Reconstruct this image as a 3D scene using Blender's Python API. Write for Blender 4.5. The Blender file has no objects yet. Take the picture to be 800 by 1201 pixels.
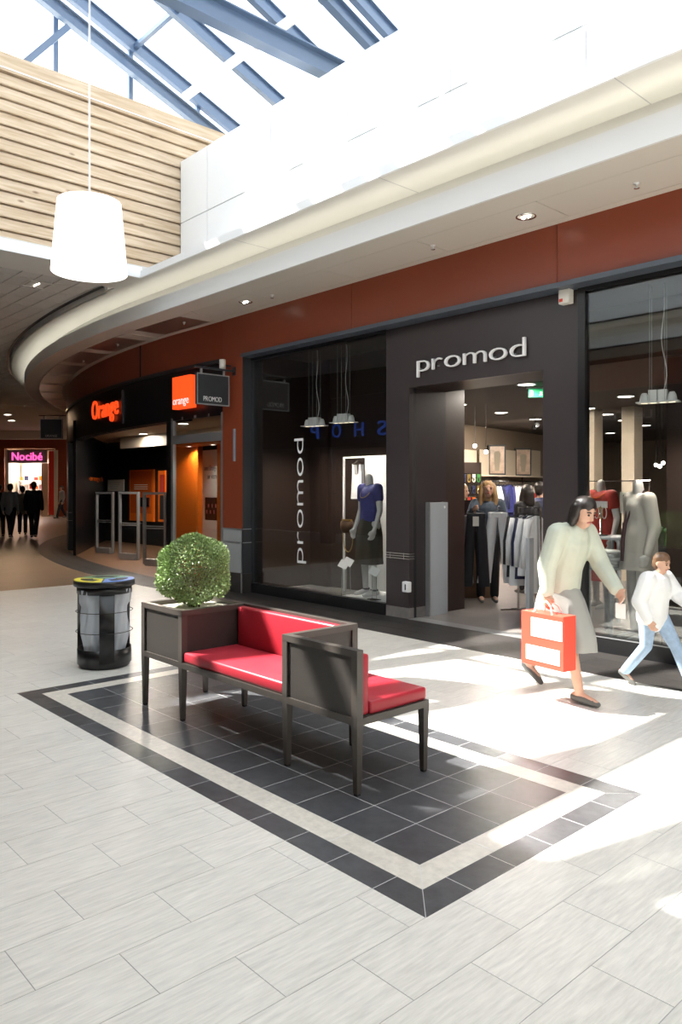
import bpy, bmesh, math, random
from mathutils import Vector, Matrix, Euler
random.seed(7)
SC = bpy.context.scene
COL = SC.collection
# ---------------------------------------------------------------- camera (800 x 1201 frame)
FPX, CX, HY, CH = 898.0, 400.0, 572.5, 1.6
YAW = math.atan((1385 - 400) / FPX)
cam_d = bpy.data.cameras.new('camera'); cam = bpy.data.objects.new('camera', cam_d); COL.objects.link(cam)
cam.location = (0, 0, CH); cam.rotation_euler = (math.pi / 2, 0, YAW)
cam_d.sensor_fit = 'HORIZONTAL'; cam_d.sensor_width = 36; cam_d.lens = FPX / 800 * 36
cam_d.shift_y = -(600.5 - HY) / 800; cam_d.clip_start = 0.05; cam_d.clip_end = 300
SC.camera = cam
# ---------------------------------------------------------------- world, sun, exposure
w = bpy.data.worlds.new('sky'); SC.world = w; w.use_nodes = True
bg = w.node_tree.nodes['Background']; bg.inputs[0].default_value = (0.93, 0.97, 1.0, 1); bg.inputs[1].default_value = 3.1
KX, KY = 0.72, 0.42
sun_d = bpy.data.lights.new('sun_offscreen', 'SUN'); sun_d.energy = 21.0; sun_d.angle = 0.009; sun_d.color = (1, 0.95, 0.87)
sun = bpy.data.objects.new('sun_offscreen', sun_d); COL.objects.link(sun)
sun.rotation_euler = Vector((KX, KY, -1)).to_track_quat('-Z', 'Y').to_euler(); sun.location = (-9, -2, 14)
SC.view_settings.view_transform = 'Standard'; SC.view_settings.look = 'None'
SC.view_settings.gamma = 1.0; SC.view_settings.use_curve_mapping = False
SC.view_settings.exposure = 0.3
SC.cycles.max_bounces = 10; SC.cycles.transparent_max_bounces = 24; SC.cycles.glossy_bounces = 5
SC.cycles.caustics_reflective = False; SC.cycles.caustics_refractive = False
SC.cycles.sample_clamp_indirect = 6.0
# ---------------------------------------------------------------- pixel rays -> places
FW = Vector((-math.sin(YAW), math.cos(YAW), 0)); RT = Vector((math.cos(YAW), math.sin(YAW), 0)); EYE = Vector((0, 0, CH))
def ray(x, y): return FW + RT * ((x - CX) / FPX) + Vector((0, 0, (HY - y) / FPX))
def onz(x, y, z=0.0): v = ray(x, y); return EYE + v * ((z - CH) / v.z)
def ony(x, y, Y): v = ray(x, y); return EYE + v * (Y / v.y)
def onx(x, y, X): v = ray(x, y); return EYE + v * (X / v.x)
ACX, ACY = -11.4, 30.75            # centre of the curved shop line
def arc(R, th): return (ACX - R * math.sin(th), ACY - R * math.cos(th))
def oncirc(x, y, R=24.0):
    v = ray(x, y); A = v.x**2 + v.y**2; B = -2 * (v.x * ACX + v.y * ACY); c = ACX**2 + ACY**2 - R * R
    t = (-B - math.sqrt(max(B * B - 4 * A * c, 0))) / (2 * A); return EYE + v * t
def theta(p, R=24.0): return math.asin((ACX - p.x) / R)
# ---------------------------------------------------------------- materials
MATS = {}
def mat(name, col, rough=0.5, metal=0.0, spec=0.5, noise=0, nscale=8.0, stretch=(1, 1, 1), bump=0.0, emit=0.0, ecol=None, rand=0.0, coat=0.0, trans=0.0):
    if name in MATS: return MATS[name]
    m = bpy.data.materials.new(name); m.use_nodes = True; MATS[name] = m
    nt = m.node_tree; N = nt.nodes; L = nt.links; b = N['Principled BSDF']
    b.inputs['Base Color'].default_value = (*col, 1); b.inputs['Roughness'].default_value = rough
    b.inputs['Metallic'].default_value = metal; b.inputs['Specular IOR Level'].default_value = spec
    b.inputs['Coat Weight'].default_value = coat
    if trans: b.inputs['Transmission Weight'].default_value = trans
    if emit:
        b.inputs['Emission Color'].default_value = (*(ecol or col), 1); b.inputs['Emission Strength'].default_value = emit
    if noise or bump or rand:
        tc = N.new('ShaderNodeTexCoord'); mp = N.new('ShaderNodeMapping'); L.new(tc.outputs['Object'], mp.inputs[0])
        mp.inputs['Scale'].default_value = stretch
        nz = N.new('ShaderNodeTexNoise'); nz.inputs['Scale'].default_value = nscale; nz.inputs['Detail'].default_value = 6; nz.inputs['Roughness'].default_value = 0.62
        L.new(mp.outputs[0], nz.inputs['Vector'])
        val = None
        oi = N.new('ShaderNodeObjectInfo'); ge = N.new('ShaderNodeNewGeometry')
        ad = N.new('ShaderNodeMath'); ad.operation = 'ADD'; L.new(oi.outputs['Random'], ad.inputs[0]); L.new(ge.outputs['Random Per Island'], ad.inputs[1])
        fr = N.new('ShaderNodeMath'); fr.operation = 'FRACT'; L.new(ad.outputs[0], fr.inputs[0])
        if rand:
            mu = N.new('ShaderNodeMath'); mu.operation = 'MULTIPLY'; L.new(fr.outputs[0], mu.inputs[0]); mu.inputs[1].default_value = 37.0
            L.new(mu.outputs[0], mp.inputs['Location'])
        if noise or rand:
            mr = N.new('ShaderNodeMapRange'); L.new(nz.outputs[0], mr.inputs[0]); mr.inputs[1].default_value = 0.3; mr.inputs[2].default_value = 0.7
            mr.inputs[3].default_value = 1 - noise; mr.inputs[4].default_value = 1 + noise * 0.6
            r2 = N.new('ShaderNodeMapRange'); L.new(fr.outputs[0], r2.inputs[0]); r2.inputs[3].default_value = 1 - rand; r2.inputs[4].default_value = 1 + rand
            mm = N.new('ShaderNodeMath'); mm.operation = 'MULTIPLY'; L.new(mr.outputs[0], mm.inputs[0]); L.new(r2.outputs[0], mm.inputs[1])
            vm = N.new('ShaderNodeVectorMath'); vm.operation = 'SCALE'; vm.inputs[0].default_value = col; L.new(mm.outputs[0], vm.inputs['Scale'])
            L.new(vm.outputs[0], b.inputs['Base Color'])
        if bump:
            bp = N.new('ShaderNodeBump'); bp.inputs['Strength'].default_value = bump; bp.inputs['Distance'].default_value = 0.01
            L.new(nz.outputs[0], bp.inputs['Height']); L.new(bp.outputs[0], b.inputs['Normal'])
    return m
def glass_mat(name, tint=(1, 1, 1), boost=1.0, rough=0.0):
    m = bpy.data.materials.new(name); m.use_nodes = True; nt = m.node_tree; N = nt.nodes; L = nt.links
    N.remove(N['Principled BSDF']); out = N['Material Output']
    tr = N.new('ShaderNodeBsdfTransparent'); tr.inputs[0].default_value = (*tint, 1)
    gl = N.new('ShaderNodeBsdfGlossy'); gl.inputs['Roughness'].default_value = rough; gl.inputs[0].default_value = (0.95, 0.98, 1, 1)
    lw = N.new('ShaderNodeLayerWeight'); lw.inputs[0].default_value = 0.5; pw = N.new('ShaderNodeMath'); pw.operation = 'POWER'; pw.inputs[1].default_value = 5; L.new(lw.outputs['Facing'], pw.inputs[0])
    mu = N.new('ShaderNodeMath'); mu.operation = 'MULTIPLY_ADD'; mu.use_clamp = True; mu.inputs[1].default_value = 0.96 * boost; mu.inputs[2].default_value = 0.04 * boost; L.new(pw.outputs[0], mu.inputs[0])
    mx = N.new('ShaderNodeMixShader'); L.new(mu.outputs[0], mx.inputs[0]); L.new(tr.outputs[0], mx.inputs[1]); L.new(gl.outputs[0], mx.inputs[2])
    L.new(mx.outputs[0], out.inputs[0]); return m
def wood_mat(name, c1, c2, knots=True, axis=1):
    m = bpy.data.materials.new(name); m.use_nodes = True; nt = m.node_tree; N = nt.nodes; L = nt.links; b = N['Principled BSDF']
    tc = N.new('ShaderNodeTexCoord'); mp = N.new('ShaderNodeMapping'); L.new(tc.outputs['Object'], mp.inputs[0])
    oi = N.new('ShaderNodeObjectInfo'); mu = N.new('ShaderNodeMath'); mu.operation = 'MULTIPLY'; mu.inputs[1].default_value = 50; L.new(oi.outputs['Random'], mu.inputs[0]); L.new(mu.outputs[0], mp.inputs['Location'])
    sc = [9, 9, 9]; sc[axis] = 0.7; mp.inputs['Scale'].default_value = sc
    nz = N.new('ShaderNodeTexNoise'); nz.inputs['Scale'].default_value = 2.2; nz.inputs['Detail'].default_value = 8; nz.inputs['Distortion'].default_value = 0.6; L.new(mp.outputs[0], nz.inputs['Vector'])
    cr = N.new('ShaderNodeValToRGB'); cr.color_ramp.elements[0].position = 0.33; cr.color_ramp.elements[1].position = 0.66
    cr.color_ramp.elements[0].color = (*c1, 1); cr.color_ramp.elements[1].color = (*c2, 1); L.new(nz.outputs[0], cr.inputs[0])
    vo = N.new('ShaderNodeTexVoronoi'); mp2 = N.new('ShaderNodeMapping'); L.new(tc.outputs['Object'], mp2.inputs[0]); L.new(mu.outputs[0], mp2.inputs['Location'])
    s2 = [5, 5, 5]; s2[axis] = 2.2; mp2.inputs['Scale'].default_value = s2; L.new(mp2.outputs[0], vo.inputs['Vector']); vo.inputs['Scale'].default_value = 1.0
    k = N.new('ShaderNodeMapRange'); L.new(vo.outputs['Distance'], k.inputs[0]); k.inputs[1].default_value = 0.05; k.inputs[2].default_value = 0.13; k.inputs[3].default_value = 0.75; k.inputs[4].default_value = 0
    mx = N.new('ShaderNodeMixRGB'); L.new(k.outputs[0], mx.inputs[0]); L.new(cr.outputs[0], mx.inputs[1]); mx.inputs[2].default_value = (c1[0]*.35, c1[1]*.25, c1[2]*.18, 1)
    L.new(mx.outputs[0] if knots else cr.outputs[0], b.inputs['Base Color']); b.inputs['Roughness'].default_value = 0.6
    return m
M = dict(
 plank=mat('light_plank_tile', (0.69, 0.66, 0.61), 0.36, noise=0.17, nscale=5.5, stretch=(13, 1.3, 1), rand=0.03, spec=0.45),
 lightband=mat('light_band_tile', (0.66, 0.61, 0.54), 0.36, noise=0.16, nscale=9, stretch=(3, 3, 1), rand=0.03),
 slate=mat('slate_tile', (0.064, 0.065, 0.071), 0.32, noise=0.35, nscale=7, stretch=(2, 2, 1), rand=0.14, bump=0.1, spec=0.5),
 slate2=mat('dark_plank_tile', (0.024, 0.021, 0.020), 0.45, noise=0.3, nscale=4, stretch=(1, 6, 1), rand=0.12, spec=0.35),
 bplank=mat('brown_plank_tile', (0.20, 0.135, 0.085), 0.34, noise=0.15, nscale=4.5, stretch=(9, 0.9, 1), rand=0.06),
 grout=mat('grout', (0.36, 0.35, 0.34), 0.8), dgrout=mat('slate_grout', (0.62, 0.62, 0.62), 0.8),
 red=mat('oxblood_panel', (0.25, 0.052, 0.022), 0.32, noise=0.08, nscale=0.6, spec=0.45),
 brown=mat('dark_brown_panel', (0.042, 0.033, 0.035), 0.36, noise=0.06, nscale=2),
 brownin=mat('inner_brown_panel', (0.036, 0.022, 0.018), 0.4),
 black=mat('black_lacquer', (0.010, 0.010, 0.011), 0.28), blackm=mat('black_matt', (0.013, 0.013, 0.014), 0.6),
 anth=mat('anthracite_metal', (0.030, 0.032, 0.036), 0.35, metal=0.0),
 white=mat('white_panel', (0.82, 0.83, 0.84), 0.28), fascia=mat('matt_white_fascia', (0.78, 0.78, 0.77), 0.6), plaster=mat('cream_plaster', (0.74, 0.725, 0.68), 0.65),
 soffit=mat('beige_soffit', (0.68, 0.63, 0.56), 0.55), spanel=mat('satin_soffit_panel', (0.36, 0.30, 0.26), 0.28, metal=0.55),
 gtile=mat('grey_ceiling_tile', (0.66, 0.65, 0.62), 0.75, noise=0.06, nscale=30, rand=0.04), gplate=mat('ceiling_joint', (0.60, 0.59, 0.56), 0.8),
 steel=mat('blue_grey_steel', (0.10, 0.15, 0.24), 0.30, noise=0.05, nscale=2), wsteel=mat('white_steel', (0.75, 0.77, 0.78), 0.4),
 alu=mat('brushed_aluminium', (0.42, 0.43, 0.44), 0.38, metal=0.7), lgrey=mat('light_grey_paint', (0.42, 0.45, 0.48), 0.4),
 palegrey=mat('pale_grey_panel', (0.34, 0.36, 0.36), 0.4), stone=mat('grey_stone', (0.23, 0.21, 0.20), 0.4, noise=0.2, nscale=9),
 bronze=mat('bronze_paint', (0.058, 0.049, 0.043), 0.36, noise=0.05, nscale=5), bronzep=mat('bronze_woven_panel', (0.034, 0.029, 0.026), 0.42, noise=0.15, nscale=160),
 redl=mat('red_leather', (0.36, 0.020, 0.034), 0.40, noise=0.05, nscale=25, bump=0.04, spec=0.4), piping=mat('red_piping', (0.40, 0.015, 0.025), 0.45),
 gravel=mat('pale_gravel', (0.62, 0.57, 0.46), 0.85, noise=0.3, nscale=60, bump=0.5), twig=mat('brown_twig', (0.10, 0.06, 0.035), 0.8),
 leaf=mat('glossy_box_leaf', (0.25, 0.35, 0.13), 0.38, rand=0.5, noise=0.1, spec=0.7),
 orange=mat('orange_panel', (0.80, 0.16, 0.012), 0.35), orangel=mat('orange_light', (1.0, 0.12, 0.01), 0.4, emit=0.9, ecol=(1.0, 0.07, 0.012)),
 wletter=mat('white_letter', (0.85, 0.85, 0.85), 0.4, emit=0.45, ecol=(1, 1, 1)), wpaint=mat('white_paint', (0.86, 0.86, 0.86), 0.4),
 gletter=mat('grey_letter', (0.5, 0.5, 0.5), 0.5), cream=mat('cream_card', (0.75, 0.72, 0.65), 0.6),
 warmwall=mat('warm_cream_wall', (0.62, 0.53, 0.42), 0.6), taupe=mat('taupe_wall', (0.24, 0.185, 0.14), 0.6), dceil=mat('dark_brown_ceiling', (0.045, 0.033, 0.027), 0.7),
 shopfloor=mat('shop_floor', (0.20, 0.18, 0.17), 0.30, noise=0.2, nscale=2.5), lampw=mat('lamp_white', (0.9, 0.9, 0.9), 0.4, emit=12.0, ecol=(1, 0.93, 0.82)),
 shade=mat('lamp_shade_fabric', (0.9, 0.9, 0.88), 0.6, emit=1.1, ecol=(1, 0.99, 0.97)), cove=mat('cove_tube', (1, 1, 0.9), 0.5, emit=3.6, ecol=(1.0, 0.97, 0.88)),
 chrome=mat('chrome', (0.7, 0.7, 0.7), 0.12, metal=1.0), cable=mat('white_cable', (0.7, 0.7, 0.7), 0.5),
 skin=mat('skin', (0.56, 0.33, 0.235), 0.5), manneq=mat('mannequin_white', (0.72, 0.70, 0.68), 0.4),
 hairb=mat('blond_hair', (0.36, 0.22, 0.10), 0.5, noise=0.3, nscale=14, stretch=(6, 6, 1)), haird=mat('dark_hair', (0.020, 0.014, 0.012), 0.45, noise=0.3, nscale=14, stretch=(6, 6, 1)),
 hairm=mat('brown_hair', (0.16, 0.085, 0.045), 0.5, noise=0.3, nscale=14, stretch=(6, 6, 1)), eye=mat('eye_dark', (0.02, 0.015, 0.012), 0.2), lip=mat('lip', (0.45, 0.12, 0.11), 0.45),
 jacket=mat('pale_green_jacket', (0.52, 0.55, 0.46), 0.6, noise=0.08, nscale=6, bump=0.15), skirt=mat('grey_skirt', (0.33, 0.33, 0.31), 0.8), shoe=mat('grey_shoe', (0.09, 0.09, 0.085), 0.5),
 wcloth=mat('white_cloth', (0.78, 0.79, 0.80), 0.8, noise=0.05, nscale=6, bump=0.2), jeans=mat('light_denim', (0.34, 0.46, 0.62), 0.8, noise=0.15, nscale=20), denim=mat('dark_denim', (0.05, 0.07, 0.10), 0.8, noise=0.2, nscale=20),
 bcloth=mat('black_cloth', (0.014, 0.014, 0.018), 0.8, bump=0.2), gcloth=mat('grey_cloth', (0.22, 0.22, 0.23), 0.8, bump=0.2), kcloth=mat('khaki_cloth', (0.24, 0.21, 0.16), 0.8), beige=mat('beige_cloth', (0.62, 0.58, 0.53), 0.75, bump=0.2, nscale=5),
 blue=mat('blue_cloth', (0.05, 0.055, 0.24), 0.7, noise=0.3, nscale=18), olive=mat('dark_olive_cloth', (0.035, 0.032, 0.022), 0.8, bump=0.3), redc=mat('red_cloth', (0.42, 0.03, 0.022), 0.7), navy=mat('navy_cloth', (0.02, 0.025, 0.07), 0.8), pinkc=mat('pink_cloth', (0.6, 0.35, 0.42), 0.8), greenc=mat('green_cloth', (0.05, 0.25, 0.05), 0.7),
 gold=mat('gold_chain', (0.6, 0.42, 0.14), 0.3, metal=0.9), bagred=mat('bag_red', (0.72, 0.07, 0.04), 0.5), bagw=mat('bag_white', (0.85, 0.85, 0.83), 0.5),
 green=mat('exit_green', (0.02, 0.30, 0.12), 0.5, emit=0.35, ecol=(0.02, 0.35, 0.13)), bluel=mat('blue_letter', (0.05, 0.15, 0.6), 0.4, emit=0.9, ecol=(0.03, 0.13, 0.75)),
 pinkl=mat('magenta_letter', (0.8, 0.1, 0.4), 0.4, emit=1.2, ecol=(1.0, 0.12, 0.45)), lightp=mat('pale_pink_panel', (0.78, 0.66, 0.58), 0.5), redp=mat('red_panel', (0.6, 0.03, 0.02), 0.4),
 yel=mat('bin_yellow', (0.75, 0.65, 0.05), 0.4), bgreen=mat('bin_green', (0.14, 0.34, 0.19), 0.4), bblue=mat('bin_blue', (0.12, 0.25, 0.62), 0.4),
 fern=mat('fern_green', (0.05, 0.16, 0.03), 0.6), wood2=mat('brown_counter', (0.16, 0.10, 0.06), 0.5), screen=mat('dark_screen', (0.02, 0.012, 0.012), 0.2), darkprint=mat('dark_print', (0.06, 0.06, 0.07), 0.6),
 greybar=mat('grey_bar_panel', (0.25, 0.33, 0.40), 0.35),
)
M['wood'] = wood_mat('pine_board', (0.47, 0.34, 0.215), (0.63, 0.50, 0.36))
M['glass'] = glass_mat('shop_glass', (0.88, 0.89, 0.88), 1.5)
M['roofglass'] = glass_mat('roof_glass', (0.93, 0.96, 0.97), 0.6)
M['thin'] = glass_mat('clear_acrylic', (0.95, 0.96, 0.97), 1.0)
def bagplastic():
    m = bpy.data.materials.new('translucent_bag'); m.use_nodes = True; nt = m.node_tree; N = nt.nodes; L = nt.links
    N.remove(N['Principled BSDF']); d = N.new('ShaderNodeBsdfDiffuse'); d.inputs[0].default_value = (0.80, 0.85, 0.92, 1)
    t = N.new('ShaderNodeBsdfTranslucent'); t.inputs[0].default_value = (0.8, 0.86, 0.94, 1); g = N.new('ShaderNodeBsdfGlossy'); g.inputs['Roughness'].default_value = 0.25
    tr = N.new('ShaderNodeBsdfTransparent'); a = N.new('ShaderNodeMixShader'); a.inputs[0].default_value = 0.4; L.new(d.outputs[0], a.inputs[1]); L.new(t.outputs[0], a.inputs[2])
    b2 = N.new('ShaderNodeMixShader'); b2.inputs[0].default_value = 0.12; L.new(a.outputs[0], b2.inputs[1]); L.new(g.outputs[0], b2.inputs[2])
    c = N.new('ShaderNodeMixShader'); c.inputs[0].default_value = 0.12; L.new(b2.outputs[0], c.inputs[1]); L.new(tr.outputs[0], c.inputs[2]); L.new(c.outputs[0], N['Material Output'].inputs[0]); return m
M['bag'] = bagplastic()
# ---------------------------------------------------------------- mesh helpers
class MB:
    def __init__(s): s.v = []; s.f = []
    def box(s, x0, x1, y0, y1, z0, z1):
        n = len(s.v); s.v += [(x, y, z) for z in (z0, z1) for y in (y0, y1) for x in (x0, x1)]
        s.f += [tuple(n + i for i in q) for q in ((0, 2, 3, 1), (4, 5, 7, 6), (0, 1, 5, 4), (2, 6, 7, 3), (0, 4, 6, 2), (1, 3, 7, 5))]; return s
    def bar(s, p0, p1, wd, ht, up=(0, 0, 1), w1=None, h1=None):
        p0 = Vector(p0); p1 = Vector(p1); d = (p1 - p0).normalized(); u = Vector(up); r = d.cross(u)
        if r.length < 1e-4: r = d.cross(Vector((1, 0, 0)))
        r.normalize(); u = r.cross(d); n = len(s.v); w1 = wd if w1 is None else w1; h1 = ht if h1 is None else h1
        for p, a, b in ((p0, wd, ht), (p1, w1, h1)):
            for sx, sy in ((-1, -1), (1, -1), (1, 1), (-1, 1)): s.v.append(tuple(p + r * sx * a / 2 + u * sy * b / 2))
        s.f += [tuple(n + i for i in q) for q in ((0, 3, 2, 1), (4, 5, 6, 7), (0, 1, 5, 4), (1, 2, 6, 5), (2, 3, 7, 6), (3, 0, 4, 7))]; return s
    def prism(s, poly, z0, z1):
        n = len(s.v); k = len(poly); s.v += [(x, y, z0) for x, y in poly] + [(x, y, z1) for x, y in poly]
        s.f.append(tuple(n + i for i in reversed(range(k)))); s.f.append(tuple(n + k + i for i in range(k)))
        s.f += [(n + i, n + (i + 1) % k, n + k + (i + 1) % k, n + k + i) for i in range(k)]; return s
    def arcwall(s, R0, R1, z0, z1, t0, t1, n=24):
        b = len(s.v)
        for i in range(n + 1):
            t = t0 + (t1 - t0) * i / n
            for R, z in ((R0, z0), (R1, z0), (R1, z1), (R0, z1)): x, y = arc(R, t); s.v.append((x, y, z))
        for i in range(n):
            for k in range(4): a = b + i * 4 + k; c = b + i * 4 + (k + 1) % 4; s.f.append((a, c, c + 4, a + 4))
        e = b + n * 4; s.f += [(b, b + 3, b + 2, b + 1), (e, e + 1, e + 2, e + 3)]; return s
    def tube(s, pts, r, n=8, cap=True):
        pts = [Vector(p) for p in pts]; rs = r if isinstance(r, (list, tuple)) else [r] * len(pts); b = len(s.v); u = None
        for i, p in enumerate(pts):
            d = (pts[min(i + 1, len(pts) - 1)] - pts[max(i - 1, 0)]).normalized()
            if u is None: u = d.orthogonal().normalized()
            u = (u - d * u.dot(d)).normalized(); v = d.cross(u)
            for k in range(n): a = 2 * math.pi * k / n; s.v.append(tuple(p + (u * math.cos(a) + v * math.sin(a)) * rs[i]))
        for i in range(len(pts) - 1):
            for k in range(n): s.f.append((b + i * n + k, b + i * n + (k + 1) % n, b + (i + 1) * n + (k + 1) % n, b + (i + 1) * n + k))
        if cap: s.f.append(tuple(b + k for k in reversed(range(n)))); e = b + (len(pts) - 1) * n; s.f.append(tuple(e + k for k in range(n)))
        return s
    def lathe(s, prof, n=32, c=(0, 0, 0), a0=0.0, a1=None):
        b = len(s.v); full = a1 is None; m = n if full else n + 1
        for r, z in prof:
            for k in range(m):
                a = a0 + (2 * math.pi if full else a1 - a0) * k / n; s.v.append((c[0] + r * math.cos(a), c[1] + r * math.sin(a), c[2] + z))
        for i in range(len(prof) - 1):
            for k in range(n): k2 = (k + 1) % m; s.f.append((b + i * m + k, b + i * m + k2, b + (i + 1) * m + k2, b + (i + 1) * m + k))
        return s
    def disc(s, c, r, n=20, up=True, rx=None):
        b = len(s.v); s.v += [(c[0] + r * math.cos(2 * math.pi * k / n), c[1] + (rx or r) * math.sin(2 * math.pi * k / n), c[2]) for k in range(n)]
        q = tuple(b + k for k in range(n)); s.f.append(q if up else q[::-1]); return s
    def ball(s, c, r, n=10, sc=(1, 1, 1)):
        b = len(s.v); h = n
        for i in range(h + 1):
            t = math.pi * i / h
            for k in range(2 * n): a = math.pi * k / n; s.v.append((c[0] + r * sc[0] * math.sin(t) * math.cos(a), c[1] + r * sc[1] * math.sin(t) * math.sin(a), c[2] + r * sc[2] * math.cos(t)))
        for i in range(h):
            for k in range(2 * n): k2 = (k + 1) % (2 * n); s.f.append((b + i * 2 * n + k, b + (i + 1) * 2 * n + k, b + (i + 1) * 2 * n + k2, b + i * 2 * n + k2))
        return s
    def quad(s, a, b, c, d): n = len(s.v); s.v += [tuple(a), tuple(b), tuple(c), tuple(d)]; s.f.append((n, n + 1, n + 2, n + 3)); return s
    def mesh(s, name, m, smooth=False):
        me = bpy.data.meshes.new(name); me.from_pydata(s.v, [], s.f); me.materials.append(m)
        if smooth: me.polygons.foreach_set('use_smooth', [True] * len(me.polygons))
        me.update(); return me
    def build(s, name, m, parent=None, smooth=False, bevel=0):
        me = s.mesh(name, m, smooth)
        if bevel or smooth:
            bm = bmesh.new(); bm.from_mesh(me); bmesh.ops.remove_doubles(bm, verts=bm.verts, dist=1e-5)
            if bevel: bmesh.ops.bevel(bm, geom=[e for e in bm.edges if len(e.link_faces) == 2 and e.calc_face_angle(0) > 0.5], offset=bevel, segments=2, affect='EDGES', profile=0.6)
            bm.to_mesh(me); bm.free()
            if smooth: me.polygons.foreach_set('use_smooth', [True] * len(me.polygons))
        return link(name, me, parent)
def link(name, me, parent=None):
    o = bpy.data.objects.new(name, me); COL.objects.link(o)
    if parent: o.parent = parent
    return o
def B(x0, x1, y0, y1, z0, z1): return MB().box(x0, x1, y0, y1, z0, z1)
def tag(o, label, cat, group=None):
    o['label'] = label; o['category'] = cat
    if group: o['group'] = group
    return o
def struct(o, label=None):
    o['kind'] = 'structure'
    if label: o['label'] = label
    return o
def thing(name, label, cat, loc=(0, 0, 0), rz=0.0, group=None):
    o = bpy.data.objects.new(name, None); COL.objects.link(o); o.location = loc; o.rotation_euler = (0, 0, rz); o.empty_display_size = 0.1
    return tag(o, label, cat, group)
def setting(name, label, loc=(0, 0, 0)):
    o = bpy.data.objects.new(name, None); COL.objects.link(o); o.location = loc; return struct(o, label)
def dup(o, parent=None, **kw):
    c = o.copy(); COL.objects.link(c); c.parent = parent
    for ch in list(o.children): dup(ch, c)
    for k, v in kw.items(): setattr(c, k, v)
    return c
def lamp(name, loc, energy, size=0.3, col=(1, 0.9, 0.78), rot=(0, 0, 0), parent=None, kind='AREA', spot=None):
    d = bpy.data.lights.new(name, kind); d.energy = energy; d.color = col
    if kind == 'AREA': d.shape = 'DISK'; d.size = size
    else: d.shadow_soft_size = size
    if spot: d.spot_size = spot; d.spot_blend = 0.6
    o = bpy.data.objects.new(name, d); COL.objects.link(o); o.location = loc; o.rotation_euler = rot
    if parent: o.parent = parent
    return o
# lettering: one mesh per letter. FACE_S faces the hall (-Y), FACE_N the other way
FACE_S = Matrix(((1, 0, 0), (0, 0, -1), (0, 1, 0))).to_4x4()
FACE_N = Matrix(((-1, 0, 0), (0, 0, 1), (0, 1, 0))).to_4x4()
FACE_E = Matrix(((0, 0, 1), (1, 0, 0), (0, 1, 0))).to_4x4()
_gl = {}
def glyph(ch, depth, bold):
    k = (ch, depth, bold)
    if k not in _gl:
        cu = bpy.data.curves.new('glyph', 'FONT'); cu.body = ch; cu.size = 1.0; cu.extrude = depth / 2; cu.offset = bold; cu.resolution_u = 4
        o = bpy.data.objects.new('glyph', cu); COL.objects.link(o); dg = bpy.context.evaluated_depsgraph_get(); dg.update()
        me = bpy.data.meshes.new_from_object(o.evaluated_get(dg)); bpy.data.objects.remove(o); bpy.data.curves.remove(cu)
        xs = [v.co.x for v in me.vertices] or [0, 0.25]; _gl[k] = (me, min(xs), max(xs))
    return _gl[k]
def letters(txt, p0, p1, size, face, m, parent, depth=0.02, bold=0.0, gap=0.08, name='letter', flip=None):
    """txt spread from point p0 (baseline start) to p1 (baseline end), size = font size"""
    p0 = Vector(p0); p1 = Vector(p1); tot = 0; gs = []
    for ch in txt:
        if ch == ' ': gs.append(None); tot += 0.35; continue
        g = glyph(ch, depth / size, bold); gs.append(g); tot += g[2] - g[1] + gap
    tot -= gap; sx = (p1 - p0).length / tot; x = 0.0; dirv = (p1 - p0).normalized()
    for g in gs:
        if g is None: x += 0.35 * sx; continue
        me = g[0].copy(); me.materials.clear(); me.materials.append(m)
        me.transform(Matrix.Diagonal((sx, size, size, 1)) @ Matrix.Translation((-g[1], 0, 0)))
        me.transform(face); o = link(name, me, parent); o.location = p0 + dirv * x; x += (g[2] - g[1] + gap) * sx
def small_downlight(p, energy, label, grp):
    t = thing('window_downlight', label, 'light', p, group=grp)
    MB().lathe([(.05, .004), (.06, -.006), (.06, .006)], 18).build('ring', MATS['white_paint'], t); MB().disc((0, 0, -.002), .05, 18, False).build('diffuser', MATS['lamp_white'], t)
    lamp('downlight_beam', (0, 0, -.012), energy, .04, (1, 0.9, 0.78), parent=t, kind='SPOT', spot=2.6)
def copies(me, name, spots, parent, rz=None):
    for i, p in enumerate(spots):
        o = link(name, me, parent); o.location = p
        if rz is not None: o.rotation_euler[2] = rz[i] if isinstance(rz, list) else rz
# ================================================================ FLOOR
GX, GY, JX, JY = 0.2815, 0.285, -1.895, 1.779
IN = (JX - 15 * GX, JX, 2.155, 3.87)          # the slate inlay under the bench
floor = setting('floor', 'pale wood-look plank tiles with a dark slate inlay and a dark slate strip along the shops')
B(-60, 12, -4, 45, -0.06, -0.0012).build('screed', M['grout'], floor)
HALF = 0.0015
def pix(p):
    v = Vector(p) - EYE; d = v.dot(FW)
    return (CX + FPX * v.dot(RT) / d, HY - FPX * v.z / d, d) if d > 0.2 else (9999, 9999, d)
def slab(w, l, h=0.004):
    return B(-w / 2 + HALF, w / 2 - HALF, -l / 2 + HALF, l / 2 - HALF, -h, 0)
pk = []
for i in range(-36, 100):
    x1 = JX - i * GX; x0 = x1 - GX; xc = (x0 + x1) / 2
    off = JY + (0 if i % 2 else GY)
    for j in range(-6, 34):
        y0 = off + (j - 2) * 2 * GY; y1 = y0 + 2 * GY; yc = (y0 + y1) / 2
        if xc > -11.4:
            if yc > 6.5 or yc < -0.9: continue
        else:
            r = math.hypot(xc - ACX, yc - ACY)
            if r < 24.3 or r > 31.8: continue
        segs = [(y0, min(y1, 6.045 if xc > -11.4 else 99))]
        if IN[0] - .01 < xc < IN[1] + .01:
            a, b = segs[0]; segs = [(a, min(b, IN[2])), (max(a, IN[3]), b)]
        for a, b in segs:
            if b - a < 0.02: continue
            c = (xc, (a + b) / 2, 0); px, py, d = pix(c)
            area = (GX * (b - a)) / d**3 if -20 < px < 820 and -20 < py < 1240 and d > 0.2 else 0
            pk.append((area, xc, (a + b) / 2, b - a))
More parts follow.
